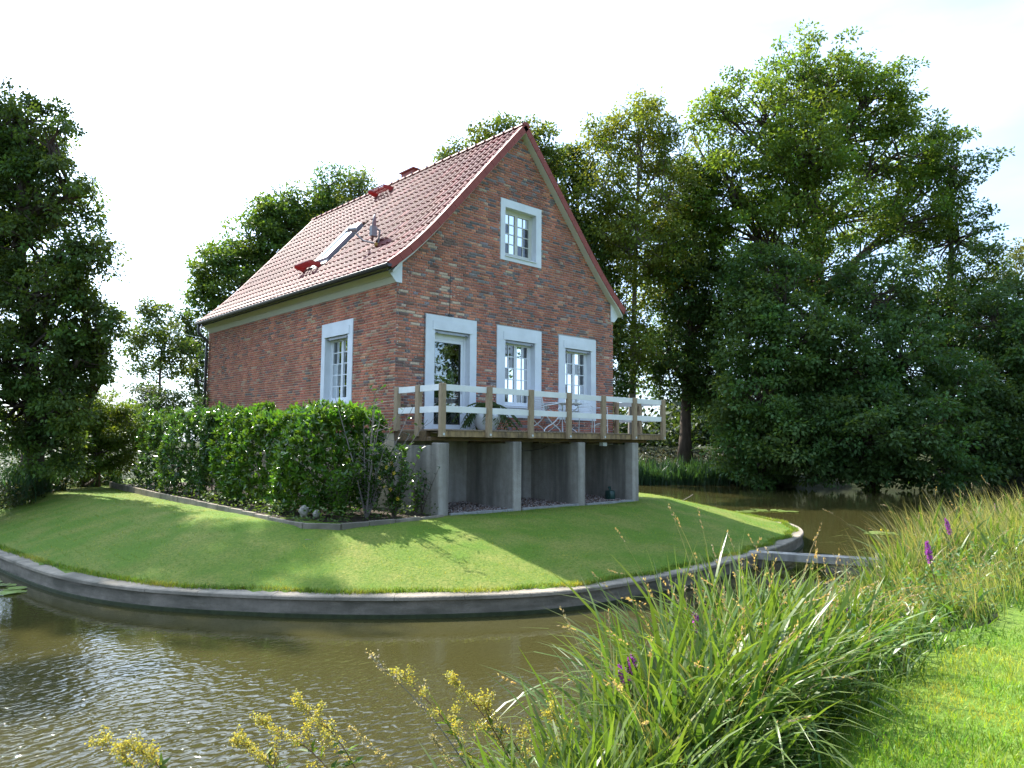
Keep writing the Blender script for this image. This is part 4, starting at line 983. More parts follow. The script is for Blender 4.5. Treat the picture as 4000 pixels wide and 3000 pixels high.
# slatted chair with its back to the house corner
SC = empty('slatted_chair', (5.30,-1.02,TZ), 'white slatted metal chair facing the water near the far rail posts', 'chair')
mb = MB()
for k in range(8):
    mb.bbox(-.245,.245,-.24+k*.058,-.195+k*.058,.435,.45,.003)
mb.build('seat', m_white2, SC)
for x in (-.25,.25):
    for P in ([(x,-.25,.44),(x,-.255,.2),(x,-.26,0)], [(x,.24,.44),(x,.25,.2),(x,.27,0)]):
        mb = MB(); mb.tube(P, .011, 6); mb.build('leg', m_white2, SC)
    mb = MB(); mb.tube(catmull([(x,.24,.44),(x,.27,.62),(x,.31,.90)],4), .011, 6); mb.build('back_post', m_white2, SC)
    mb = MB(); mb.bbox(x*1.12-.022,x*1.12+.022,-.24,.27,.645,.66,.003); mb.tube([(x*1.12,-.22,.645),(x*1.1,-.24,.44)], .009, 6); mb.build('armrest', m_white2, SC)
for k in range(9):
    z = .52+k*.042; y = .262+.04*(k/8); mb = MB(); mb.bbox(-.24,.24,y-.006,y+.006,z,z+.030,.002); mb.build('slat', m_white2, SC)
mb = MB(); mb.tube(catmull([(-.25,-.258,.10),(-.22,-.258,.20),(0,-.258,.235),(.22,-.258,.20),(.25,-.258,.10)],4), .008, 5); mb.build('stretcher', m_white2, SC)

# watering can
WC = empty('watering_can', (6.42,-.86,1.015), 'dark green watering can standing in the last bay under the terrace', 'watering can')
m_can = mat('green_plastic', (.018,.055,.045), .4, .5)
mb = MB(); mb.lathe([(0,0),(.12,0),(.13,.01),(.125,.20),(.11,.22),(.07,.225)], n=22); o = mb.build('body', m_can, WC, smooth=True); 
mb = MB(); mb.tube([(-.11,0,.05),(-.20,0,.16),(-.30,0,.29)], [.022,.016,.012], 8); mb.tube([(-.29,0,.28),(-.32,0,.32)], [.012,.03], 10); mb.build('spout', m_can, WC)
mb = MB(); mb.tube(catmull([(-.09,0,.22),(-.05,0,.30),(.04,0,.32),(.13,0,.26),(.13,0,.12)],5), .012, 6); mb.build('handle', m_can, WC)
WC.rotation_euler = (0,0,.6); WC.location = (5.86,-1.1,1.01)

# ------------------------------------------------------------------ trees
BLOBS = {
 'oak':((41.2,8.8),[(38.6, 8.4, 27.6, 3.64, 2.85), (35.5, 10.3, 24.1, 3.72, 3.41), (33.3, 11.6, 18.8, 3.19, 3.65), (42.3, 6.7, 25.0, 4.03, 3.55), (44.5, 4.8, 22.8, 3.55, 3.23), (35.8, 7.6, 21.2, 3.87, 3.27), (34.2, 9.8, 15.5, 3.57, 3.27), (42.2, 7.5, 18.3, 3.55, 2.58), (45.3, 4.6, 18.0, 2.91, 2.26), (39.4, 9.2, 13.9, 4.75, 2.85), (33.8, 12.9, 15.4, 2.17, 2.48), (32.9, 13.0, 21.6, 2.17, 2.48), (33.6, 12.0, 24.7, 1.86, 1.86), (32.4, 14.1, 16.0, 2.17, 2.79), (43.1, 5.7, 27.0, 2.91, 2.26), (36.2, 8.9, 18.8, 4.25, 3.04), (46.9, 4.2, 20.3, 2.63, 2.63)]),
 'right_oak':((50.6,4.1),[(47.8, 4.3, 24.6, 2.01, 2.35), (48.5, 2.5, 22.3, 2.96, 2.63), (48.6, 3.0, 17.0, 3.29, 2.96), (50.4, 1.6, 14.4, 1.97, 2.63), (46.6, 4.1, 12.2, 3.23, 2.91), (48.9, 2.2, 9.7, 3.55, 3.55)]),
 'birch':((29.0,16.1),[(28.1, 14.7, 22.3, 2.53, 2.23), (25.8, 15.9, 18.6, 2.18, 2.91), (29.6, 13.7, 18.4, 2.38, 3.27), (27.3, 14.9, 15.2, 3.2, 3.2), (28.4, 14.2, 24.1, 1.19, 1.34), (25.9, 16.7, 22.3, 1.19, 1.04), (26.9, 15.7, 11.4, 2.62, 2.62), (27.1, 14.4, 8.7, 1.71, 1.71), (29.5, 13.5, 21.1, 1.78, 2.08), (31.6, 13.2, 18.8, 1.82, 2.43), (26.7, 16.6, 16.6, 2.38, 2.68), (29.7, 14.1, 14.3, 2.68, 2.68)]),
 'dark_maple':((26.9,19.4),[(25.9, 18.3, 20.2, 1.82, 1.82), (24.5, 18.6, 16.6, 1.64, 2.38), (25.2, 16.9, 14.0, 2.04, 3.2), (26.1, 16.5, 9.9, 1.75, 3.2), (27.1, 15.9, 7.0, 1.46, 2.04)]),
 'lime':((32.3,14.3),[(32.6, 13.5, 19.1, 1.86, 2.48), (31.4, 13.9, 13.3, 2.58, 3.04), (33.5, 12.1, 11.8, 2.43, 2.73), (31.1, 14.8, 7.9, 2.58, 2.73), (33.4, 12.8, 6.7, 2.28, 2.73), (34.0, 14.6, 10.0, 2.53, 2.53)]),
 'low1':((32.2,9.0),[(31.0, 7.6, 12.2, 2.59, 2.18), (29.5, 8.0, 8.8, 2.39, 2.39), (30.5, 5.7, 8.2, 2.59, 2.85), (29.2, 7.3, 5.1, 2.59, 2.34), (29.9, 5.6, 3.0, 2.78, 2.28), (28.6, 8.2, 2.5, 1.56, 1.82), (30.2, 6.8, 1.4, 2.85, 1.3), (29.9, 9.4, 5.2, 1.63, 2.18), (32.4, 5.6, 5.4, 2.13, 2.39)]),
 'low2':((36.0,4.0),[(35.5, 3.6, 11.2, 2.99, 2.45), (32.7, 3.9, 7.2, 2.85, 2.85), (35.0, 1.7, 7.2, 2.85, 3.11), (31.4, 2.7, 3.2, 2.96, 2.47), (33.8, 0.5, 3.0, 2.72, 2.34), (37.2, -0.1, 5.4, 2.34, 2.59), (31.5, 4.3, 1.4, 2.53, 1.06), (33.3, 2.6, 1.2, 2.53, 1.01), (35.4, 0.7, 1.2, 2.53, 1.01), (31.5, 5.3, 4.0, 2.08, 2.34), (38.1, -0.7, 2.6, 2.08, 2.08)]),
 'low3':((44.1,-0.8),[(43.3, -0.8, 10.0, 2.28, 2.56), (42.1, -2.1, 6.9, 2.45, 2.99), (39.9, -1.2, 4.2, 2.39, 2.92), (41.7, -2.7, 2.8, 2.13, 2.66), (47.7, -2.4, 11.5, 2.08, 2.68), (39.7, -2.0, 1.3, 2.34, 1.04), (41.7, -3.1, 6.3, 1.86, 3.19)]),
 'far_right':((61.0,1.3),[(58.9, 1.8, 16.2, 2.02, 2.57), (60.1, 0.5, 17.3, 2.2, 2.57)]),
 'ash':((9.3,27.6),[(9.7, 25.8, 15.0, 1.59, 1.33), (7.8, 26.3, 13.6, 1.69, 1.3), (6.2, 26.6, 11.8, 1.65, 1.27), (9.0, 25.3, 12.6, 1.56, 1.82), (7.2, 25.8, 10.8, 1.77, 1.52), (6.1, 26.9, 9.8, 1.27, 1.01), (10.7, 26.1, 16.1, 1.36, 1.22), (11.5, 25.4, 15.6, 1.36, 1.63), (8.9, 26.5, 15.5, 1.33, 1.06), (5.5, 27.4, 11.1, 0.89, 0.89)]),
 'cypress1':((13.3,26.5),[(12.3, 25.8, 17.8, 1.06, 1.25), (12.3, 26.0, 15.9, 1.34, 1.67), (12.3, 26.2, 13.9, 1.67, 1.95)]),
 'cypress2':((14.1,24.4),[(13.1, 23.7, 17.2, 1.03, 1.09), (13.1, 23.9, 15.6, 1.5, 1.36), (11.9, 23.8, 13.9, 1.59, 1.59)]),
 'ridge_tree':((22.1,21.1),[(19.9, 21.1, 21.3, 1.6, 1.11), (21.5, 19.4, 21.9, 1.46, 0.96), (22.7, 18.4, 21.8, 1.02, 1.11), (18.9, 22.1, 20.3, 1.16, 0.73), (21.5, 19.8, 19.8, 2.62, 1.75), (23.2, 18.2, 19.5, 1.31, 1.75), (23.7, 17.9, 17.2, 1.16, 1.46)]),
 'beech':((-4.5,11.6),[(-5.4, 11.4, 11.5, 1.46, 1.2), (-4.9, 9.7, 10.5, 0.95, 0.89), (-5.1, 11.3, 9.7, 1.59, 1.2), (-5.5, 11.6, 10.6, 1.2, 1.46), (-4.0, 8.5, 7.5, 0.62, 0.49), (-3.8, 7.9, 5.4, 0.6, 0.72), (-4.5, 8.7, 3.3, 0.96, 0.72), (-5.3, 11.8, 7.0, 1.46, 1.59), (-4.5, 9.5, 9.0, 0.95, 0.76), (-5.3, 10.3, 7.8, 1.52, 1.14), (-4.3, 8.8, 7.2, 0.86, 0.74), (-4.7, 9.3, 6.2, 1.48, 1.11), (-4.0, 8.7, 5.7, 0.93, 0.99), (-5.1, 9.8, 4.7, 1.6, 1.11), (-4.2, 8.3, 4.5, 0.96, 0.84), (-5.2, 10.1, 3.3, 1.36, 0.99), (-4.6, 9.6, 2.3, 1.11, 0.74), (-6.5, 11.4, 8.1, 1.52, 2.53), (-6.5, 10.6, 4.2, 1.44, 1.8), (-3.8, 8.6, 4.8, 0.62, 0.74), (-6.3, 12.3, 11.0, 1.2, 1.33)]),
 'small_tree':((3.1,25.1),[(2.8, 24.7, 8.4, 1.14, 0.91), (2.6, 25.0, 7.0, 1.48, 0.91), (3.6, 24.1, 6.6, 1.03, 0.8), (2.9, 24.9, 5.9, 1.37, 0.5)]),
 'small_tree2':((7.7,31.8),[(7.1, 31.6, 8.3, 1.11, 1.25), (7.4, 31.7, 6.1, 0.97, 1.39), (6.5, 32.1, 9.4, 0.97, 0.97)]),
 'bushA':((-2.6,12.6),[(-2.6, 12.5, 3.2, 1.02, 0.87), (-3.2, 12.4, 2.8, 0.78, 0.85), (-2.1, 11.3, 2.7, 0.78, 0.85), (-2.9, 11.5, 2.0, 1.04, 0.7)]),
 'bushA2':((1.1,21.4),[(1.2, 21.2, 4.2, 0.91, 0.71), (2.2, 20.2, 4.0, 0.91, 0.61), (1.3, 19.8, 3.4, 1.37, 0.78), (3.0, 19.6, 3.7, 0.71, 0.61)]),

}
def zat(x, y):
    i, ins = seg_sd(np.array([[x]]), np.array([[y]]), ISL)
    if ins[0,0]: return float(island_h(np.array([x]), np.array([y]))[0])
    return float(terrain_h(np.array([[x]]), np.array([[y]]))[0,0])
def make_tree(key, label, cat, name, leaf, ncl, per, colr, tr, bark=m_bark, crad=.75, droop=0, group=None, flat=.55, cull=.0, limbs=True, matl=m_leaf, gf=1.7, seed=None, var=.2, norm_up=.9, outline=1.):
    (bx, by), blobs = BLOBS[key]; rs = np.random.RandomState(abs(hash_(key)) % 9999 if seed is None else seed); bz_ = zat(bx, by)-.1
    root = empty(name, (bx, by, bz_), label, cat, group)
    org = np.array([bx, by, bz_]); wts = np.array([b[3]**2*b[4] for b in blobs])**.75; wts /= wts.sum(); cc = []; cb = []
    for bi, b in enumerate(blobs):
        n = max(3, int(ncl*wts[bi])); u = unit(n, rs); r = rs.uniform(.25,1.0,n)**.5
        q = np.stack([u[:,0]*b[3]*r, u[:,1]*b[3]*r, u[:,2]*b[4]*r],1)*1.0+np.array(b[:3]); cc.append(q); cb += [bi]*n
    cc = np.concatenate(cc); cb = np.array(cb)
    # natural holes: drop clumps where a coarse random field is low
    ph = rs.uniform(0,6,6); fx_, fy_, fz_ = cc[:,0]*gf, cc[:,1]*gf, cc[:,2]*gf; fld = np.sin(fx_*.9+ph[0]+np.sin(fz_*.7))*np.sin(fy_*.8+ph[1])+np.sin(fz_*1.1+ph[2])*np.sin(fx_*.5+fy_*.6+ph[3])
    keep = (fld > -1.1+cull) & (cc[:,2] > .25); cc = cc[keep]; cb = cb[keep]
    LS = []
    nC = len(cc); rad = (.4+.95*rs.rand(nC)**1.3)*crad; cnt = np.maximum(10,(per*(rad/crad)**1.8).astype(int)); ani = rs.uniform(.6,1.45,(nC,3)); ani[:,2] *= rs.uniform(.7,1.3,nC); own = np.repeat(np.arange(nC), cnt); n = len(own)
    g = rs.normal(size=(n,3)); g /= np.linalg.norm(g,axis=1,keepdims=True); rr = rs.rand(n,1)**.45; 
    off = g*rr*rad[own][:,None]*np.array([1,1,flat])*ani[own]; off[:,2] -= droop*np.hypot(off[:,0],off[:,1])
    P = cc[own]+off; out_ = g.copy(); out_[:,2] -= .25+droop*.5
    D = out_+rs.normal(0,.5,(n,3)); Nn = np.array([0,0,norm_up])+rs.normal(0,.55,(n,3))+g*.3
    base = np.array(colr); cl = base[None]*rs.uniform(1-var,1+var,(nC,1)); cl[:,0] *= rs.uniform(.85,1.2,nC)
    T = cl[own]*rs.uniform(.8,1.2,(n,1)); 
    V, Fc, T = leaves(P-org, D, Nn, rs.uniform(.7,1.3,n)*leaf, rs.uniform(.55,.8,n)*leaf*.9, .1, T)
    link('crown', npmesh('crown', V, Fc, matl, T), root)
    # trunk and limbs
    top = max(b[2]+b[4]*.2 for b in blobs); cen = np.average(np.array([b[:2] for b in blobs]), axis=0, weights=wts)
    tk = MB(); H_ = (top-bz_)*.78; pts = []; n_ = 9
    for i in range(n_+1):
        t = i/n_; pts.append(Vector(((cen[0]-bx)*t**1.5+.25*tr*math.sin(t*5+1)*3*t, (cen[1]-by)*t**1.5+.25*tr*math.cos(t*4)*3*t, H_*t)))
    rs_ = [tr*(1.35 if i == 0 else 1.0)*(1-.86*(i/n_)**.9)+.02 for i in range(n_+1)]
    tk.tube(pts, rs_, 9); tk.build('trunk', bark, root, smooth=True)
    if limbs:
        lm = MB(); ends = {}
        for bi, b in enumerate(blobs):
            tgt = Vector((b[0]-bx, b[1]-by, b[2]-bz_)); hz = max(.18, min(.92, (tgt.z-.9*math.hypot(tgt.x-pts[5].x, tgt.y-pts[5].y))/H_)); i0 = hz*n_; i = int(i0); s0 = pts[i].lerp(pts[min(i+1,n_)], i0-i)
            mid = s0.lerp(tgt,.5)+Vector((rs.normal(0,.35),rs.normal(0,.35),rs.normal(0,.3)+.15*(tgt-s0).length*0)); pl = catmull([s0, mid, tgt], 4); r0 = tr*.52*(1-hz*.55)
            lm.tube(pl, [r0*(1-.75*k/(len(pl)-1))+.015 for k in range(len(pl))], 6); ends[bi] = pl
        for ci in rs.permutation(nC)[:int(nC*.6)]:
            pl = ends[cb[ci]]; q = Vector(cc[ci]-org); j = rs.randint(len(pl)//2, len(pl)); s0 = pl[j]; md = s0.lerp(q,.55)+Vector(rs.normal(0,.18,3)); r0 = tr*.10+.015
            lm.tube([s0, md, q], [r0, r0*.6, .008], 4, cap=False)
        lm.build('limbs', bark, root, smooth=True)
    return root
def hash_(s):
    h = 7
    for c in s: h = (h*31+ord(c)) % 1000003
    return h
G1 = 'trees on the far bank of the moat'
make_tree('oak', 'tallest tree, a broad oak with bare upper limbs showing, right of the house', 'tree', 'oak_tree', 0.25, 1200, 95, (.115,.195,.030), .62, crad=0.8, group=G1, cull=0.15, var=.25)
make_tree('right_oak', 'dark oak behind the tallest one, its crown stepping down to the right', 'tree', 'oak_tree', 0.25, 480, 85, (.075,.14,.034), .5, crad=0.78, group=G1, cull=0.2)
make_tree('birch', 'yellow green airy tree with thin top shoots left of the tallest oak', 'tree', 'birch_tree', 0.22, 740, 75, (.145,.20,.034), .28, m_barkpale, crad=0.66, group=G1, cull=0.15, flat=.8, droop=.3)
make_tree('dark_maple', 'dark tree directly behind the right roof slope', 'tree', 'maple_tree', 0.24, 330, 85, (.06,.115,.028), .35, crad=0.7, group=G1, cull=0)
make_tree('lime', 'dark tree with two visible trunks behind the terrace end', 'tree', 'lime_tree', 0.24, 680, 80, (.065,.125,.032), .42, crad=0.72, group=G1, cull=0.0)
make_tree('low1', 'bushy dark maple leaning over the water, left part of the shaded bank', 'tree', 'maple_tree', 0.25, 620, 90, (.078,.150,.040), .3, crad=0.74, group=G1, cull=0.1)
make_tree('low2', 'wide low dark tree whose branches touch the water at centre right', 'tree', 'maple_tree', 0.25, 820, 95, (.070,.138,.040), .34, crad=0.74, group=G1, cull=0.0)
make_tree('low3', 'dark overhanging tree at the right edge of the far bank', 'tree', 'maple_tree', 0.25, 520, 95, (.06,.118,.034), .34, crad=0.74, group=G1, cull=0)
make_tree('far_right', 'small distant tree showing over the right edge treetops', 'tree', 'birch_tree', .22, 40, 130, (.075,.10,.03), .2, crad=.9, group=G1, cull=.2, limbs=False)
G2 = 'trees behind the house'
make_tree('ash', 'rounded dark green tree behind the left roof slope', 'tree', 'ash_tree', 0.21, 420, 90, (.085,.155,.032), .35, crad=0.62, group=G2, cull=0.15)
make_tree('cypress1', 'tall feathery green tree, left of the pair above the roof', 'tree', 'cypress_tree', 0.17, 170, 95, (.08,.155,.042), .28, crad=0.5, group=G2, flat=1.2, cull=0)
make_tree('cypress2', 'tall yellow green tree, right of the pair above the roof', 'tree', 'cypress_tree', 0.17, 170, 90, (.11,.165,.036), .28, crad=0.5, group=G2, flat=1.1, cull=0.1)
make_tree('ridge_tree', 'maple crown showing above the roof ridge near the gable peak', 'tree', 'maple_tree', 0.23, 260, 80, (.10,.15,.032), .35, crad=0.66, group=G2, cull=0.2)
G3 = 'trees left of the house'
make_tree('beech', 'big dark beech filling the left edge, its boughs hanging over the lawn', 'tree', 'beech_tree', 0.115, 1500, 120, (.080,.14,.032), .32, crad=0.36, group=G3, droop=.6, cull=0.75, var=.45, gf=3.2)
BLOBS['tall_beech'] = ((-10.2,17.2), [(-4.3, 17.5, 21.95, 1.7, 0.9), (-3.4, 19.2, 22.85, 1.4, 0.9), (-5.6, 18.0, 21.85, 1.5, 0.9), (-5.2, 20.6, 23.05, 1.9, 1.0), (-4.0, 21.8, 24.25, 1.3, 0.9), (-7.0, 18.6, 22.15, 2.0, 1.3), (-7.5, 21.6, 22.65, 2.2, 1.6), (-9.6, 15.6, 18.65, 1.6, 3.0), (-3.1, 16.6, 21.65, 0.8, 0.5)])
make_tree('tall_beech', 'tall beech beyond the left edge whose high boughs dapple the lawn with shade', 'tree', 'beech_tree', 0.19, 230, 170, (.050,.095,.026), .4, crad=0.5, group=G3, gf=1.8, cull=.95, flat=.5)
make_tree('small_tree', 'small open crowned tree on a bare thin trunk left of the house', 'tree', 'hornbeam_tree', 0.16, 190, 55, (.08,.135,.034), .11, crad=0.4, group=G3, cull=0.45, limbs=False, gf=3)
make_tree('small_tree2', 'dark narrow tree partly hidden behind the rear corner of the house', 'tree', 'hornbeam_tree', 0.17, 150, 70, (.06,.11,.03), .16, crad=0.45, group=G3, cull=0.3)
make_tree('bushA', 'rounded sunlit green bush between the beech and the hedge', 'bush', 'round_bush', .085, 130, 330, (.11,.185,.028), .10, crad=.42, cull=-.3, limbs=True)
make_tree('bushA2', 'low bushy growth behind the hedge beneath the small tree', 'bush', 'round_bush', .12, 70, 150, (.045,.085,.024), .10, crad=.5, cull=-.2)

BLOBS['south_tree'] = ((19.5,-21.5), [(19.5,-21.5,5.5,2.6,2.6),(20.3,-21.2,8.6,2.3,2.4),(19.0,-22,11,1.6,1.8)])
make_tree('south_tree', 'round tree behind the viewpoint, mirrored in the window panes', 'tree', 'lime_tree', .25, 90, 150, (.055,.10,.03), .25, crad=.8, cull=.1)
# wooded ground far behind: one mass seen through the gaps
def wood():
    P = []; 
    rs = np.random.RandomState(3)
    n = 22000
    ang = rs.uniform(-20, 62, n); r = rs.uniform(70, 92, n); 
    x = -8+np.cos(np.radians(ang))*r; y = -13+np.sin(np.radians(ang))*r; hmax = 7+3*np.sin(ang*.31)+2*np.sin(ang*.9+2); z = rs.rand(n)**.8*hmax+1
    P = np.stack([x,y,z],1); D = unit(n, rs); D[:,2] -= .2; Nn = np.array([0,0,1.])+rs.normal(0,.6,(n,3))
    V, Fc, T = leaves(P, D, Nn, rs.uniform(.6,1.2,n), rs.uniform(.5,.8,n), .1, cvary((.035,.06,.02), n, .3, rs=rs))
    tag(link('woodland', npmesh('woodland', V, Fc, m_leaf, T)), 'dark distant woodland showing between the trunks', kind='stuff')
wood()
def understorey():
    rs = np.random.RandomState(9); n = 26000; t = rs.rand(n); x = 22+t*30+rs.normal(0,1.6,n); y = 25-t*25+rs.normal(0,1.6,n); k = x+y*.9 > 0; h = 2.5+1.6*np.sin(x*.7)+1.2*np.sin(y*.9+1); z = .9+rs.rand(n)*h*1.2
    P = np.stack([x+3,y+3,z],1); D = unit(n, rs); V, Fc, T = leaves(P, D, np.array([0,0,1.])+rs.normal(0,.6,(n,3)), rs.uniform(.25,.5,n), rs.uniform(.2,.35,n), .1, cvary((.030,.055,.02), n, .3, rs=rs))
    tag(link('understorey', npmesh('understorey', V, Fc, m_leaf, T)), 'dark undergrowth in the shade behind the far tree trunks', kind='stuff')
understorey()

# ------------------------------------------------------------------ hedges and shrubs
def hedge(name, label, x0, x1, y0, y1, z0, z1, n, leafl, colr, matl=m_laurel, cat='hedge', thin=None, stems=16, seed=1, pale=.0):
    rs = np.random.RandomState(seed); root = empty(name, ((x0+x1)/2,(y0+y1)/2,z0), label, cat); org = np.array([(x0+x1)/2,(y0+y1)/2,z0])
    # leaf shoots: clusters of 6-8 leaves round a twig end, most near the surface
    m = n//7; u = rs.rand(m); v = rs.rand(m); w_ = rs.rand(m)
    X_ = x0+(x1-x0)*u; Y_ = y0+(y1-y0)*v; Z_ = z0+.1+(z1-z0-.1)*w_**.85
    k = rs.rand(m); dep = rs.rand(m)**2*.35
    X_ = np.where(k < .45, x0+dep+.10*np.sin(Y_*3+Z_*2)+.22*np.sin(Y_*1.7+seed)*np.sin(Z_*1.9+1)+.25*np.clip((Z_-z1+.7)/.7,0,1)**2, X_); Z_ = np.where((k >= .45)&(k < .7), z1-dep*.6+.09*np.sin(Y_*5)+.07*np.sin(X_*7)+.10*np.sin(Y_*1.9+seed), Z_); Y_ = np.where((k >= .7)&(k < .88), y0+dep*.8+.1*np.sin(X_*4+Z_*3), Y_)
    # rounded shoulders and a bottom that tucks under
    tz = (Z_-z0)/(z1-z0); X_ += np.where(X_ < x0+.5, .25*np.clip(tz-.85,0,1)*4*.3+.15*np.clip(.25-tz,0,1)*3, 0)
    C_ = np.stack([X_,Y_,Z_],1)
    if thin is not None: C_ = C_[thin(C_, rs)]
    m = len(C_); own = np.repeat(np.arange(m), 7); N_ = len(own); ax_ = unit(m, rs); ax_[:,2] = np.abs(ax_[:,2])+.6; ax_[:,0] -= .4; ax_ /= np.linalg.norm(ax_,axis=1,keepdims=True)
    g = unit(N_, rs); D = ax_[own]*.7+g*.9; P = C_[own]-org+ax_[own]*rs.uniform(-.06,.06,(N_,1)); Nn = ax_[own]+rs.normal(0,.35,(N_,3))
    cl = np.array(colr)[None]*rs.uniform(.6,1.45,(m,1)); cl[:,0] *= rs.uniform(.8,1.4,m)
    V, Fc, T = leaves(P, D, Nn, rs.uniform(.7,1.25,N_)*leafl, leafl*.40, .07, cl[own]*rs.uniform(.85,1.15,(N_,1)))
    link('foliage', npmesh('foliage', V, Fc, matl, T), root)
    st = MB()
    for k in range(stems):
        a = Vector((rs.uniform(x0+.25,x1-.1)-org[0], rs.uniform(y0+.2,y1-.1)-org[1], -.02)); b = a+Vector((rs.normal(0,.25), rs.normal(0,.25), (z1-z0)*rs.uniform(.6,.95))); mid = a.lerp(b,.5)+Vector(rs.normal(0,.08,3))
        st.tube([a, mid, b], [.022,.014,.005], 5, cap=False)
        for j in range(3):
            s = a.lerp(b, rs.uniform(.3,.8)); st.tube([s, s+Vector((rs.normal(0,.25),rs.normal(0,.25),rs.uniform(.1,.4)))], [.008,.003], 3, cap=False)
    st.build('stems', m_bark, root)
    return root
hedge('laurel_hedge', 'tall glossy laurel hedge clipped flat, nearest the house corner', -2.25,-.75,-.75,3.9, .98,2.98, 19500, .135, (.075,.16,.022), seed=2)
hedge('laurel_hedge', 'second darker laurel hedge block further left behind a gap', -2.35,-1.0,4.6,9.6, .98,3.08, 14500, .125, (.055,.12,.03), seed=3)

# half bare shrub at the hedge end
def shrub(name, label, loc, h, rad, nst, nl, leafl, colr, matl=m_laurel, bark=m_bark, cat='shrub', bare=0., seed=1, lean=(0,0), lo=.25, tw=.012):
    rs = np.random.RandomState(seed); root = empty(name, loc, label, cat); st = MB(); tips = []
    for k in range(nst):
        a = rs.uniform(0,2*PI); r = rad*rs.uniform(.3,1); H_ = h*rs.uniform(.7,1.05)
        P = catmull([(0,0,-.03),(math.cos(a)*r*.35+lean[0]*.3,math.sin(a)*r*.35+lean[1]*.3,H_*.4),(math.cos(a)*r+lean[0],math.sin(a)*r+lean[1],H_)],5)
        st.tube(P, [tw*(1-.75*i/(len(P)-1)) for i in range(len(P))], 5, cap=False)
        for j in range(6):
            i = rs.randint(3,len(P)); s = P[i]; e = s+Vector((rs.normal(0,.16)*h*.5,rs.normal(0,.16)*h*.5,rs.uniform(.05,.3)*h*.4)); st.tube([s,s.lerp(e,.5)+Vector(rs.normal(0,.015,3)),e], [tw*.35,tw*.25,.0015], 3, cap=False); tips.append((s,e))
        tips += [(P[i],P[i+1]) for i in range(2,len(P)-1)]
    st.build('stems', bark, root)
    pi = rs.randint(0,len(tips),nl); t = rs.rand(nl); P = np.array([np.array(tips[i][0].lerp(tips[i][1], tt)) for i, tt in zip(pi,t)]); 
    k = P[:,2] > lo*h*rs.rand(nl)
    if bare: k &= ~((P[:,2] > h*.62) & (rs.rand(nl) < bare))
    P = P[k]; n = len(P); D = unit(n, rs); D[:,2] = np.abs(D[:,2])*.5+.2; Nn = np.array([0,0,1.])+rs.normal(0,.5,(n,3))
    V, Fc, T = leaves(P, D, Nn, rs.uniform(.7,1.3,n)*leafl, leafl*.42, .08, cvary(colr, n, .3, rs=rs)); link('foliage', npmesh('foliage', V, Fc, matl, T), root)
    return root, tips
shrub('bare_shrub', 'thin half bare shrub with pale twigs in front of the house corner', (-1.35,-1.15,1.0), 2.2, .95, 15, 1500, .11, (.045,.095,.018), bark=mat('grey_twig',(.20,.17,.15),.9,.2), bare=.85, seed=5, tw=.02, lean=(.25,0))
r_, tp = shrub('flowering_shrub', 'green shrub with yellow flowers at the foot of the bare shrub', (-1.0,-1.55,.98), 1.25, .5, 14, 1500, .09, (.055,.115,.022), seed=8)
m_yel = mat('yellow_petals', (.75,.52,.03), .6, .3)
mb = MB()
for k in range(16):
    s, e = tp[rb.randrange(len(tp))]; q = e if e.z > .35 else s
    for a in range(5): c, s_ = math.cos(a*1.256), math.sin(a*1.256); mb.add([tuple(q), (q.x+c*.035-s_*.012,q.y-.01,q.z+s_*.035+c*.012+.02), (q.x+c*.035+s_*.012,q.y-.01,q.z+s_*.035-c*.012+.02)], [(0,1,2)])
tag(mb.build('flowers', m_yel, r_), kind='stuff')
shrub('laurel_seedling', 'slim upright young laurel against the first concrete pier', (-.42,-1.45,.97), .95, .16, 5, 230, .085, (.055,.115,.02), seed=10, lo=.05)
shrub('laurel_shoot', 'dark leafy shoot leaning right of the young laurel', (-.2,-1.30,.97), .95, .30, 4, 70, .10, (.03,.07,.02), seed=11, lo=.6, lean=(.1,-.05))
shrub('round_leaf_shrub', 'bright low shrub in the bed at the laurel hedge end', (-1.95,-1.25,.98), 1.0, .45, 12, 900, .11, (.07,.14,.022), seed=12, lo=.1)
shrub('ivy_climber', 'ivy and young leaves climbing the rear downpipe', (-.12,10.45,.95), 3.0, .22, 6, 700, .085, (.04,.08,.025), seed=13, lo=.05)

# low bed plants: one growth of mixed herbs
def terrain_pts(x, y): return terrain_h(np.asarray(x).reshape(1,-1), np.asarray(y).reshape(1,-1))[0]
def cover(name, label, pts, zf, hgt, n, leafl, colr, seed, matl=m_leaf):
    rs = np.random.RandomState(seed); P = np.array(pts(n, rs)); n = len(P); h = rs.rand(n)**1.2*hgt; z = zf(P[:,0],P[:,1])+0*P[:,0]; Q = np.stack([P[:,0],P[:,1],z+h],1)
    D = unit(n, rs); D[:,2] = np.abs(D[:,2])*.5; Nn = np.array([0,0,1.])+rs.normal(0,.4,(n,3)); V, Fc, T = leaves(Q, D, Nn, rs.uniform(.6,1.3,n)*leafl, leafl*.5, .08, cvary(colr, n, .35, rs=rs))
    return tag(link(name, npmesh(name, V, Fc, matl, T)), label, kind='stuff')
def bedpts(n, rs):
    q = np.stack([rs.uniform(-2.75,-.1,n*2), rs.uniform(-1.9,11.5,n*2)],1); _, ins = seg_sd(q[:,0], q[:,1], bedp); cl = np.sin(q[:,0]*5+1)*np.sin(q[:,1]*2.3)+rs.rand(len(q))*.8 > .1; nr_ = (q[:,0] < -2.0) | (q[:,1] < -.8); return q[ins & cl & nr_][:n]
cover('ground_cover', 'low leafy herbs and weeds growing in the planting bed', bedpts, lambda a,b: .98, .30, 5600, .075, (.07,.125,.03), 21)
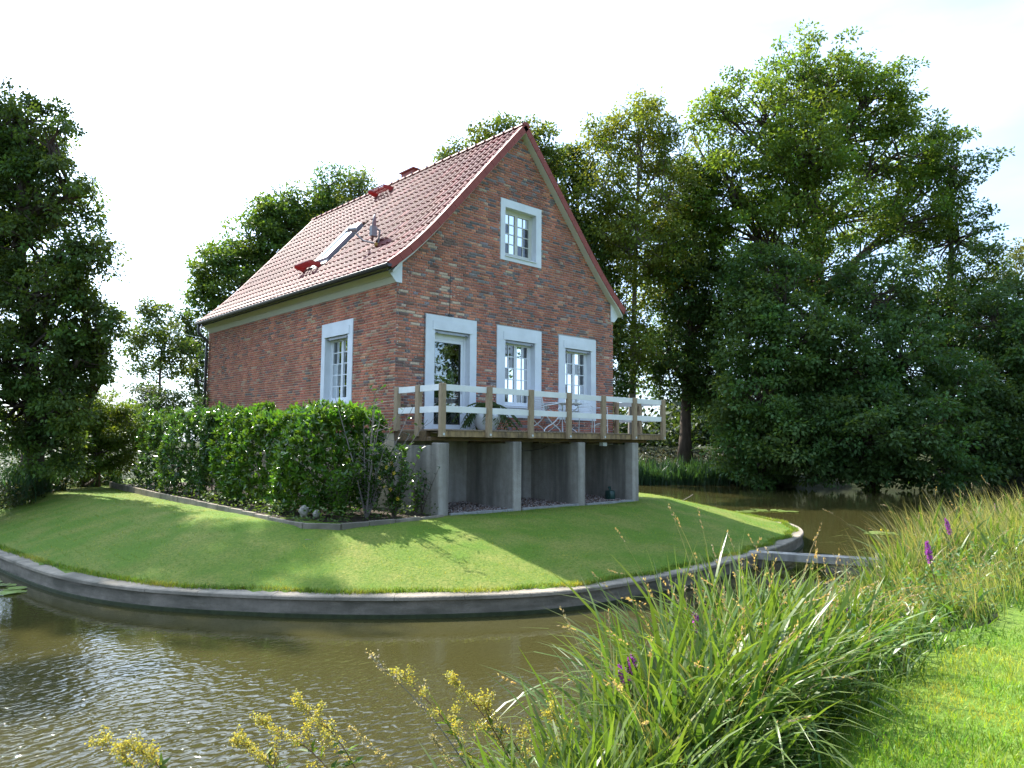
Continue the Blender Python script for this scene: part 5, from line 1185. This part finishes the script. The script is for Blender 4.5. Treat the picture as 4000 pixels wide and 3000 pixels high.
def leftpts(n, rs):
    t = rs.rand(n); o = rs.rand(n)**1.2*1.6; x = -6.3+t*4.9; y = 7.0+t*6.9; return np.stack([x-o*.82-.1, y+o*.57],1)
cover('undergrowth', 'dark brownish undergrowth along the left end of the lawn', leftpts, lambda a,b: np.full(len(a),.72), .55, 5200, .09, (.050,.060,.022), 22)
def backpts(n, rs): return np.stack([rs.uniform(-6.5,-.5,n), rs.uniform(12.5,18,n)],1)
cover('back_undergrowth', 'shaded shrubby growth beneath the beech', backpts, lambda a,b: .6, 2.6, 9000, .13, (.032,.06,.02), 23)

# ------------------------------------------------------------------ blades: reeds, sedges, lawn
def blades(P, az, H_, lean, droop, wd, seg, tint, tipcol=None, twist=None):
    # each blade is an arc; arrays of length n
    n = len(P); t = np.linspace(0,1,seg+1)[None]; th = lean[:,None]+droop[:,None]*t**1.6; ds = (H_/seg)[:,None]
    dx = np.sin(th); dz = np.cos(th); cx = np.concatenate([np.zeros((n,1)), np.cumsum((dx[:,1:]+dx[:,:-1])/2*ds,1)],1); cz = np.concatenate([np.zeros((n,1)), np.cumsum((dz[:,1:]+dz[:,:-1])/2*ds,1)],1)
    ca, sa = np.cos(az)[:,None], np.sin(az)[:,None]; X_ = P[:,0:1]+cx*ca; Y_ = P[:,1:2]+cx*sa; Z_ = P[:,2:3]+cz
    tw = az+PI/2 if twist is None else twist; w_ = wd[:,None]*np.clip(np.minimum(1, .55+t*1.8)*np.sqrt(np.clip(1-t**3,0,1)), .03, 1)*.5
    sx, sy = np.cos(tw)[:,None], np.sin(tw)[:,None]
    A = np.stack([X_-sx*w_, Y_-sy*w_, Z_],-1); B = np.stack([X_+sx*w_, Y_+sy*w_, Z_],-1); V = np.stack([A,B],2).reshape(n,-1,3); k = 2*(seg+1)
    i = np.arange(n)[:,None,None]*k+np.arange(seg)[None,:,None]*2; Fc = np.concatenate([i, i+1, i+3, i+2],2).reshape(-1,4)
    T = np.repeat(tint[:,None,:], k, 1)
    if tipcol is not None:
        tt = np.repeat(t**2,2,1).reshape(1,-1,1) if False else np.repeat((t[0]**3),2)[None,:,None]; T = T*(1-tt)+np.array(tipcol)[None,None]*tt
    return V.reshape(-1,3), Fc, T.reshape(-1,3), np.stack([X_[:,-1],Y_[:,-1],Z_[:,-1]],1), np.stack([dx[:,-1]*ca[:,0],dx[:,-1]*sa[:,0],dz[:,-1]],1)
SH = np.array([(-7.5,-11.05),(-6.5,-10.8),(-5.6,-10.5),(-5,-10.3),(-4,-10.0),(-3,-9.85),(-2,-9.7),(0,-9.5),(3,-9.2),(6,-9.0),(14,-8.8),(20,-9)])
def shore(x): return np.interp(x, SH[:,0], SH[:,1])
def bankz(x, y): return terrain_h(x.reshape(1,-1), y.reshape(1,-1))[0]
TIPZ = np.array([(-7.5,.85),(-6.5,1.0),(-5.6,1.12),(-5,1.42),(-4,1.45),(-3,1.32),(-2,1.0),(-1,.85),(0,.90),(1,1.1),(3,1.42),(6,1.46),(12,1.45),(20,1.45)])
def band(n, rs, x0, x1, w0=0., w1=1.35, bias=1.):
    # denser near the camera: uniform in log distance along x
    u = rs.rand(n); d0, d1 = x0+9.2, x1+9.2; x = d0*(d1/d0)**u-9.2; s_ = shore(x); o = w0+(w1-w0)*(s_+11.22)*rs.rand(n)**bias; return x, s_-o
def reeds(name, label, n, x0, x1, hs, wd, seg, colr, tip, seed, w0=0., w1=.95, lean=(.02,.35), droop=(.3,2.0), clump=True, matl=m_blade, azb=None, bias=1.):
    rs = np.random.RandomState(seed)
    m = n//14 if clump else n; cx_, cy_ = band(m, rs, x0, x1, w0, w1, bias); own = np.repeat(np.arange(m), 14) if clump else np.arange(m); N_ = len(own)
    sp = .075*(1+.02*cx_[own].clip(0)); x = cx_[own]+rs.normal(0,sp); y = cy_[own]+rs.normal(0,sp); z = bankz(x,y).clip(-.15)-.02
    tz = np.interp(x, TIPZ[:,0], TIPZ[:,1]); H_ = (np.maximum(.35, tz-z)*hs)*rs.uniform(.55,1.12,N_)
    az = rs.uniform(0,2*PI,N_) if azb is None else rs.normal(azb[0],azb[1],N_)
    cl = np.array(colr)[None]*rs.uniform(.75,1.3,(m,1)); T = cl[own]*rs.uniform(.75,1.25,(N_,1)); T[:,0] *= rs.uniform(.8,1.35,N_); dead = rs.rand(N_) < .05; T[dead] = np.array([.30,.23,.11])*rs.uniform(.6,1.2,(dead.sum(),1))
    V, Fc, TT, tp_, td = blades(np.stack([x,y,z],1), az, H_, rs.uniform(*lean,N_), rs.uniform(*droop,N_), wd*rs.uniform(.6,1.3,N_)*(1+.035*(x+6).clip(0)), seg, T, tip, twist=rs.uniform(0,PI,N_))
    return tag(link(name, npmesh(name, V, Fc, matl, TT)), label, kind='stuff'), tp_, td
reeds('sedge', 'long arching bright green sedge leaves on the near bank', 5200, -7.6, 3.5, 1.22, .025, 8, (.080,.165,.028), (.14,.17,.04), 31, w1=.8, lean=(.0,.4), droop=(.4,2.3))
reeds('iris_leaves', 'upright sword leaves rising from the near bank', 1500, -6.4, 16, 1.10, .034, 6, (.075,.160,.030), (.12,.16,.03), 32, w1=.75, lean=(.0,.28), droop=(.0,.8))
reeds('wild_grass', 'fine tan flowering grass on the right part of the near bank', 8500, -1.2, 14, 1.12, .007, 5, (.16,.22,.055), (.36,.30,.17), 33, w1=.95, lean=(.05,.35), droop=(.1,.9), azb=(2.7,.8))
reeds('low_grass', 'dense low grass tangle at the foot of the reeds', 9500, -7.6, 12, .62, .011, 4, (.07,.14,.025), (.11,.14,.03), 34, w1=1.02, lean=(.0,.6), droop=(.2,1.8))
_, tips_, td_ = reeds('seeding_stems', 'tan seed bearing grass stems above the sedge', 420, -5.6, 9, 1.32, .005, 7, (.19,.16,.08), (.32,.26,.15), 35, w0=.1, w1=.8, lean=(.0,.3), droop=(.2,1.3), clump=False)
# seed heads: short spikelets along the tip
rs = np.random.RandomState(36); own = np.repeat(np.arange(len(tips_)), 14); t_ = rs.rand(len(own)); P = tips_[own]-td_[own]*(t_[:,None]*.16); D = td_[own]+unit(len(own),rs)*.6
V, Fc, T = leaves(P, D, unit(len(own),rs), .022, .010, .1, cvary((.34,.27,.16), len(own), .2, rs=rs)); tag(link('seed_heads', npmesh('seed_heads', V, Fc, m_leaf, T)), 'tan seed heads on the grass stems', kind='stuff')
# leafy herbs mixed through the reeds
def rb_pts(n, rs):
    x, y = band(n, rs, -7.2, 6, -.03, .95); return np.stack([x,y],1)
cover('herbs', 'small leaved herbs growing through the sedge on the near bank', rb_pts, lambda a,b: terrain_pts(a,b).clip(0), .62, 6500, .05, (.075,.15,.035), 37)

# lawn blades
def lawn_blades(name, label, n, px, h, wd, colr, seed, zf, seg=2):
    rs = np.random.RandomState(seed); x, y = px(n, rs); n = len(x); z = zf(x,y)-.004; T = np.array(colr)[None]*rs.uniform(.65,1.35,(n,1)); T[:,0] *= rs.uniform(.75,1.5,n)
    from mathutils import noise as mno
    pt = np.array([mno.fractal((px_*.9,py_*.9,seed), 1.0, 2.0, 3) for px_, py_ in zip(x.tolist(), y.tolist())]); pt = np.clip(.5+pt*1.1,0,1); dry = np.clip((pt-.62)*4,0,1)[:,None]; T = T*(1-dry*.35)+np.array([.26,.24,.07])*dry*.35; q = .5+.5*np.sin(x*7.3+2*np.sin(y*5.1))*np.sin(y*8.7+2.2*np.sin(x*4.3)); T *= (.58+.46*pt+.38*q)[:,None]; T[:,0] *= .82+.5*pt*q
    V, Fc, TT, _, _ = blades(np.stack([x,y,z],1), rs.uniform(0,2*PI,n), h*rs.uniform(.5,1.3,n), rs.uniform(0,.6,n), rs.uniform(0,1.3,n), wd*rs.uniform(.7,1.3,n), seg, T, None, twist=rs.uniform(0,PI,n))
    tag(link(name, npmesh(name, V, Fc, m_grassb, TT)), label, kind='stuff')
def near_pts(n, rs):
    u = rs.rand(n); d = 2.2*(16/2.2)**u; a = rs.uniform(-.12,.62,n)   # wedge in front of and right of the viewpoint, along the bank
    x = -8.83+np.cos(a*1.0)*d; y = -13.17+np.sin(a)*d*.9; e = -11.22+.12*np.sin(x*1.3)+.08*np.sin(x*3.1+1)+rs.normal(0,.05,n); k = (y < e) & (y > -15); return x[k], y[k]
lawn_blades('near_grass', 'short bright grass blades of the near lawn', 120000, near_pts, .055, .0055, (.15,.26,.03), 41, lambda x,y: bankz(x,y)+.014)
def isl_pts(n, rs):
    x = rs.uniform(-6.6,12.8,n); y = rs.uniform(-6.2,13,n); d, ins = isl_lookup(x, y); _, b = seg_sd(x, y, bedp)
    k = ins & (d > .22) & ~b & ~((x > -.02)&(x < 7.3)&(y > -1.66)) & ((y < 1) | (x < 0)); dd = np.hypot(x+8.83,y+13.17); k &= rs.rand(n) < np.clip((11/dd)**1.5,0,1); return x[k], y[k]
lawn_blades('island_grass', 'short mown grass blades of the island lawn', 230000, isl_pts, .042, .010, (.155,.215,.027), 42, lambda x,y: .29+np.minimum(.68, isl_slope(x)*np.maximum(isl_lookup(x,y)[0]-.22, 0)), seg=1)
def rim_pts(n, rs):
    i = rs.randint(0,len(fine)-1,n); P_ = np.array([(p.x,p.y) for p in fine]); p = P_[i]+(P_[i+1]-P_[i])*rs.rand(n,1); t_ = P_[i+1]-P_[i]; t_ /= np.linalg.norm(t_,axis=1,keepdims=True); o = .24+.06*np.sin(p[:,0]*4)+rs.normal(0,.04,n); q = p+np.stack([-t_[:,1],t_[:,0]],1)*o[:,None]; return q[:,0], q[:,1]
lawn_blades('rim_grass', 'longer ragged grass fringe along the coping', 17000, rim_pts, .085, .009, (.13,.20,.028), 43, lambda x,y: .30+0*x, seg=2)

# far bank reeds and left reeds
def patch(name, label, n, f, H_, wd, colr, seed, lean=(0,.3), droop=(0,.9), seg=4):
    rs = np.random.RandomState(seed); x, y, z = f(n, rs); T = cvary(colr, n, .3, rs=rs)
    V, Fc, TT, _, _ = blades(np.stack([x,y,z],1), rs.uniform(0,2*PI,n), H_*rs.uniform(.5,1.1,n), rs.uniform(*lean,n), rs.uniform(*droop,n), wd*rs.uniform(.7,1.3,n), seg, T, None, twist=rs.uniform(0,PI,n))
    tag(link(name, npmesh(name, V, Fc, m_blade, TT)), label, kind='stuff')
def fb(n, rs):
    t = rs.rand(n); o = rs.rand(n)**1.5*2.2; x = 24+t*10; y = 16.2-t*8.6; x = x+o*.6; y = y+o*.75; return x, y, terrain_h(x.reshape(1,-1),y.reshape(1,-1))[0].clip(-.1)
patch('far_reeds', 'dark reeds along the far bank behind the terrace', 3800, fb, 1.25, .05, (.040,.085,.035), 51)
def lb(n, rs):
    c = rs.randint(0,9,n); t = rs.rand(9)[c]; x = -5.4+t*3.6+rs.normal(0,.16,n); y = 9.6+t*4.4+rs.normal(0,.2,n); return x, y, np.full(n,.7)
patch('left_reeds', 'bluish green reed clumps behind the left end of the lawn', 1500, lb, 1.15, .026, (.045,.095,.045), 52)
def fb2(n, rs):
    t = rs.rand(n); o = rs.rand(n)*5; x = 25+t*10+o*.6; y = 17-t*8.6+o*.75; return x, y, terrain_h(x.reshape(1,-1),y.reshape(1,-1))[0].clip(-.1)
patch('far_bank_litter', 'dry grass and leaf litter under the far trees', 5000, fb2, .18, .06, (.045,.038,.02), 53, lean=(.2,1.2))

# ------------------------------------------------------------------ purple loosestrife, seed sprays
m_purple = leafmat('purple_petals', .3, .6, .2, (1.1,.9,1.1))
def spike(label, tip, base, hh=.16, seed=1, full=1., group='purple loosestrife on the near bank'):
    rs = np.random.RandomState(seed); tip = np.array(tip); base = np.array(base); root = empty('loosestrife', tuple(base), label, 'flower', group)
    mid = (tip+base)/2+np.array([rs.normal(0,.05),rs.normal(0,.05),.05]); P = catmull([Vector(p-base) for p in (base,mid,tip)],6)
    mb = MB(); mb.tube(P, [.005]*len(P), 4); mb.build('stem', mat_stem, root)
    d = np.array(P[-1]-P[-2]); d /= np.linalg.norm(d); n = int(170*full); h = rs.rand(n)*hh; q = (tip-base)[None]-d[None]*h[:,None]; rad = (.010+.016*np.clip(h/hh*2.2,0,1))[:,None]; g = unit(n,rs)
    V, Fc, T = leaves(q+g*rad*.4, g+d*.3, unit(n,rs), rad[:,0]*1.1+.006, .012, .1, cvary((.42,.10,.40), n, .3, rs=rs)); link('flower_spike', npmesh('flower_spike', V, Fc, m_purple, T), root)
    n = 40; t_ = rs.uniform(.25,.85,n); q = np.array([np.array(P[int(a*(len(P)-1))]) for a in t_]); D = unit(n,rs); D[:,2] = .4; V, Fc, T = leaves(q, D, np.tile([0,0,1.],(n,1)), .055, .016, .1, cvary((.07,.13,.03), n, .2, rs=rs)); link('leaves', npmesh('leaves', V, Fc, m_leaf, T), root)
mat_stem = mat('reddish_stem', (.17,.09,.06), .8, .2)
LSP = [('tall purple loosestrife spike, fullest and nearest the centre of the reeds', (-4.24,-10.57,1.05), .17, 1.6),
 ('purple loosestrife spike above the tan grass below the lily pads', (.03,-10.33,1.37), .22, 1.4),
 ('purple loosestrife spike nearest the water behind the tan grass', (2.42,-9.81,1.42), .2, 1.2),
 ('budding loosestrife at the left end of the reeds, upper of two', (-5.21,-10.36,1.14), .10, .7),
 ('budding loosestrife at the left end of the reeds, lower of two', (-5.35,-10.37,1.10), .08, .6),
 ('short purple loosestrife spike low among the nearest sedge', (-4.76,-10.74,.84), .10, 1.0),
 ('farthest purple loosestrife spike at the right edge', (6.42,-9.42,1.40), .2, 1.0),
 ('faded loosestrife spike leaning left above the sedge', (-4.43,-10.29,1.25), .14, .5),
 ('faint loosestrife spike in the middle of the tan grass', (-2.63,-10.56,1.08), .12, .7)]
for k, (lab, tp_, hh, fl) in enumerate(LSP):
    b_ = (tp_[0]+.12, tp_[1]-.12, zat(tp_[0]+.12, tp_[1]-.12)-.02); spike(lab, tp_, b_, hh, 60+k, fl)
# docks / meadowsweet leaning out over the water
def spray(label, base, tip, seed, dry=False, nbr=9):
    rs = np.random.RandomState(seed); base = np.array(base,float); tip = np.array(tip,float); root = empty('dock_plant', tuple(base), label, 'plant', 'seeding plants leaning over the water')
    mid = base*.45+tip*.55+np.array([0,0,.10]); P = catmull([Vector(p-base) for p in (base,mid,tip)],8); mb = MB(); mb.tube(P, [.0045*(1-.7*i/len(P)) for i in range(len(P))], 4)
    q = []; n0 = len(P)
    for k in range(nbr):
        i = int(n0*(.38+.6*k/nbr)); s = P[min(i,n0-1)]; l = .055+.13*(1-k/nbr); e = s+Vector((rs.normal(-.35,.5),rs.normal(.1,.5),rs.uniform(.3,1.0))).normalized()*l
        mb.tube([s,s.lerp(e,.5)+Vector(rs.normal(0,.006,3)),e], [.002,.0015,.001], 3, cap=False); q += [s.lerp(e,t) for t in np.linspace(.15,1,14)]
    q += P[int(n0*.6):]
    mb.build('stem', mat_stem if not dry else m_barkpale, root)
    own = rs.randint(0,len(q),850 if not dry else 160); C_ = np.array([np.array(q[i]) for i in own])+rs.normal(0,.011,(len(own),3)); g = unit(len(own),rs)
    V, Fc, T = leaves(C_, g, unit(len(own),rs), .011, .010, .2, cvary((.33,.32,.08) if not dry else (.35,.32,.28), len(own), .25, rs=rs)); tag(link('seeds', npmesh('seeds', V, Fc, m_leaf, T), root), kind='stuff')
    if not dry:
        n = 26; t_ = rs.uniform(.1,.6,n); C_ = np.array([np.array(P[int(a*(n0-1))]) for a in t_]); D = unit(n,rs); D[:,2] = np.abs(D[:,2])*.6; V, Fc, T = leaves(C_, D, np.tile([0,0,1.],(n,1))+rs.normal(0,.4,(n,3)), rs.uniform(.05,.09,n), .026, .1, cvary((.085,.15,.025), n, .2, rs=rs)); link('leaves', npmesh('leaves', V, Fc, m_leaf, T), root)
SPR = [('grey dried plume at the tip of the longest leaning stem', (-6.22,-10.52,.35), (-6.75,-9.9,1.32), True),
 ('yellow green seeding stem just below the grey dried plume', (-6.20,-10.50,.35), (-6.66,-10.0,1.26), False),
 ('yellow green seeding stem, tallest of the middle cluster', (-6.10,-10.60,.35), (-6.44,-10.17,1.22), False),
 ('dense seeding stem right of the middle cluster', (-6.0,-10.62,.3), (-6.35,-10.26,1.12), False),
 ('single small seeding stem near the first sedge leaves', (-5.9,-10.68,.35), (-6.07,-10.51,1.10), False),
 ('seeding plant rising from the bottom left of centre', (-6.66,-9.98,.45), (-7.01,-9.64,1.08), False),
 ('leftmost arm of the bottom seeding plants', (-6.70,-9.95,.45), (-7.16,-9.50,.99), False),
 ('seeding sprig low over the rippled water', (-6.95,-9.66,.45), (-7.22,-9.42,.88), False),
 ('leafy plant top in the bottom left corner', (-7.42,-9.22,.40), (-7.74,-8.93,.88), False),
 ('second leafy top beside the bottom left corner plant', (-7.36,-9.20,.40), (-7.60,-9.05,.84), False)]
for k, (lab, b_, t_, dry) in enumerate(SPR): spray(lab, b_, t_, 80+k, dry)
def grasshead(label, base, tip, seed):
    rs = np.random.RandomState(seed); base = np.array(base,float); tip = np.array(tip,float); root = empty('grass_stalk', tuple(base), label, 'grass stalk'); P = catmull([Vector(p-base) for p in (base,(base+tip)/2+np.array([.03,-.02,.06]),tip)],8); mb = MB(); mb.tube(P, .0022, 4); mb.build('stalk', mat('straw', (.32,.30,.14), .8, .2), root)
    own = rs.randint(int(len(P)*.55), len(P), 260); C_ = np.array([np.array(P[i]) for i in own])+rs.normal(0,.005,(260,3)); V, Fc, T = leaves(C_, unit(260,rs)+np.array([-.3,.2,.5]), unit(260,rs), .016, .006, .1, cvary((.36,.33,.2),260,.2,rs=rs)); link('seed_head', npmesh('seed_head', V, Fc, m_leaf, T), root)
grasshead('pale drooping grass head beside the bottom seeding plants', (-6.50,-10.05,.40), (-6.82,-9.84,.97), 95)
grasshead('upright bare grass stalk at the bottom centre', (-6.40,-10.25,.45), (-6.50,-10.09,.92), 96)

# ------------------------------------------------------------------ water lilies
m_pad = leafmat('lily_pads', .15, .3, .6); 
def lilies(label, pts, r, seed, flowers=0):
    rs = np.random.RandomState(seed); c0 = np.mean(np.array(pts),0); root = empty('water_lily', (c0[0],c0[1],0), label, 'water lily', 'water lily patches on the moat')
    me = None
    for k, (x, y) in enumerate(pts):
        if k % 4 == 0 or me is None:
            n = 14; gap = .28; a = np.linspace(gap, 2*PI-gap, n); v = [(0,0,0)]+[(math.cos(t)*r*rs.uniform(.93,1.05), math.sin(t)*r*.92*rs.uniform(.95,1.05), rs.uniform(0,.012)) for t in a]
            tn = np.tile(np.array((.17,.23,.055))*rs.uniform(.7,1.2), (len(v),1)); me = npmesh('leaf', np.array(v), np.array([(0,i,i+1) for i in range(1,n)]), m_pad, tn)
        o = link('leaf', me, root, (x-c0[0], y-c0[1], .012+.004*(k%3))); o.rotation_euler = (0,0,rs.uniform(0,6)); s = rs.uniform(.7,1.25); o.scale = (s,s,1)
    for k in range(flowers):
        x, y = pts[rs.randint(len(pts))]; mb = MB(); mb.lathe([(0,0),(.02,.01),(.03,.04),(.022,.06),(0,.055)], n=8); o = mb.build('flower', m_yel, root); o.location = (x-c0[0]+.1, y-c0[1], .04)
def scat(a, b, w_, n, seed):
    rs = np.random.RandomState(seed); t_ = rs.rand(n); a, b = np.array(a), np.array(b); d = (b-a)/np.linalg.norm(b-a); nn = np.array([-d[1],d[0]]); return [tuple(a+(b-a)*u+nn*rs.normal(0,w_)) for u in t_]
lilies('lily pads strung along the wall beyond the sunlit lawn strip', scat((14.4,1.6),(17.3,-.2),.35,34,1), .21, 1)
lilies('small lily patch in open brown water, left of two', scat((12.3,-4.9),(13.2,-5.5),.2,14,2), .20, 2, 2)
lilies('small lily patch by the tan grass, right of two', scat((12.9,-6.2),(14.8,-6.6),.2,14,3), .20, 3, 1)
lilies('dark lily pads in the shade right below the weir beam', scat((6.0,-6.2),(7.1,-6.9),.22,16,4), .14, 4, 1)
lilies('bluish lily pads by the wall at the left edge', scat((-7.0,4.2),(-6.48,.6),.12,30,5), .13, 5)
# overhead wire at the left
mb = MB(); mb.tube([(-3,40,11.2),(3.2,20,7.0),(0.2,10.95,5.4)], .006, 4, cap=False) ; tag(mb.build('overhead_wire', m_galv), 'thin pale wire running from the rear eaves to the left', 'wire')
# bent twig sticking up at the far edge of the island
mb = MB(); mb.tube([(12.75,1.5,.28),(12.85,1.45,.48),(12.98,1.25,.62),(13.05,1.15,.70)], .015, 5); tag(mb.build('twig', m_barkpale), 'pale bent twig poking up at the far rim of the lawn', 'twig')
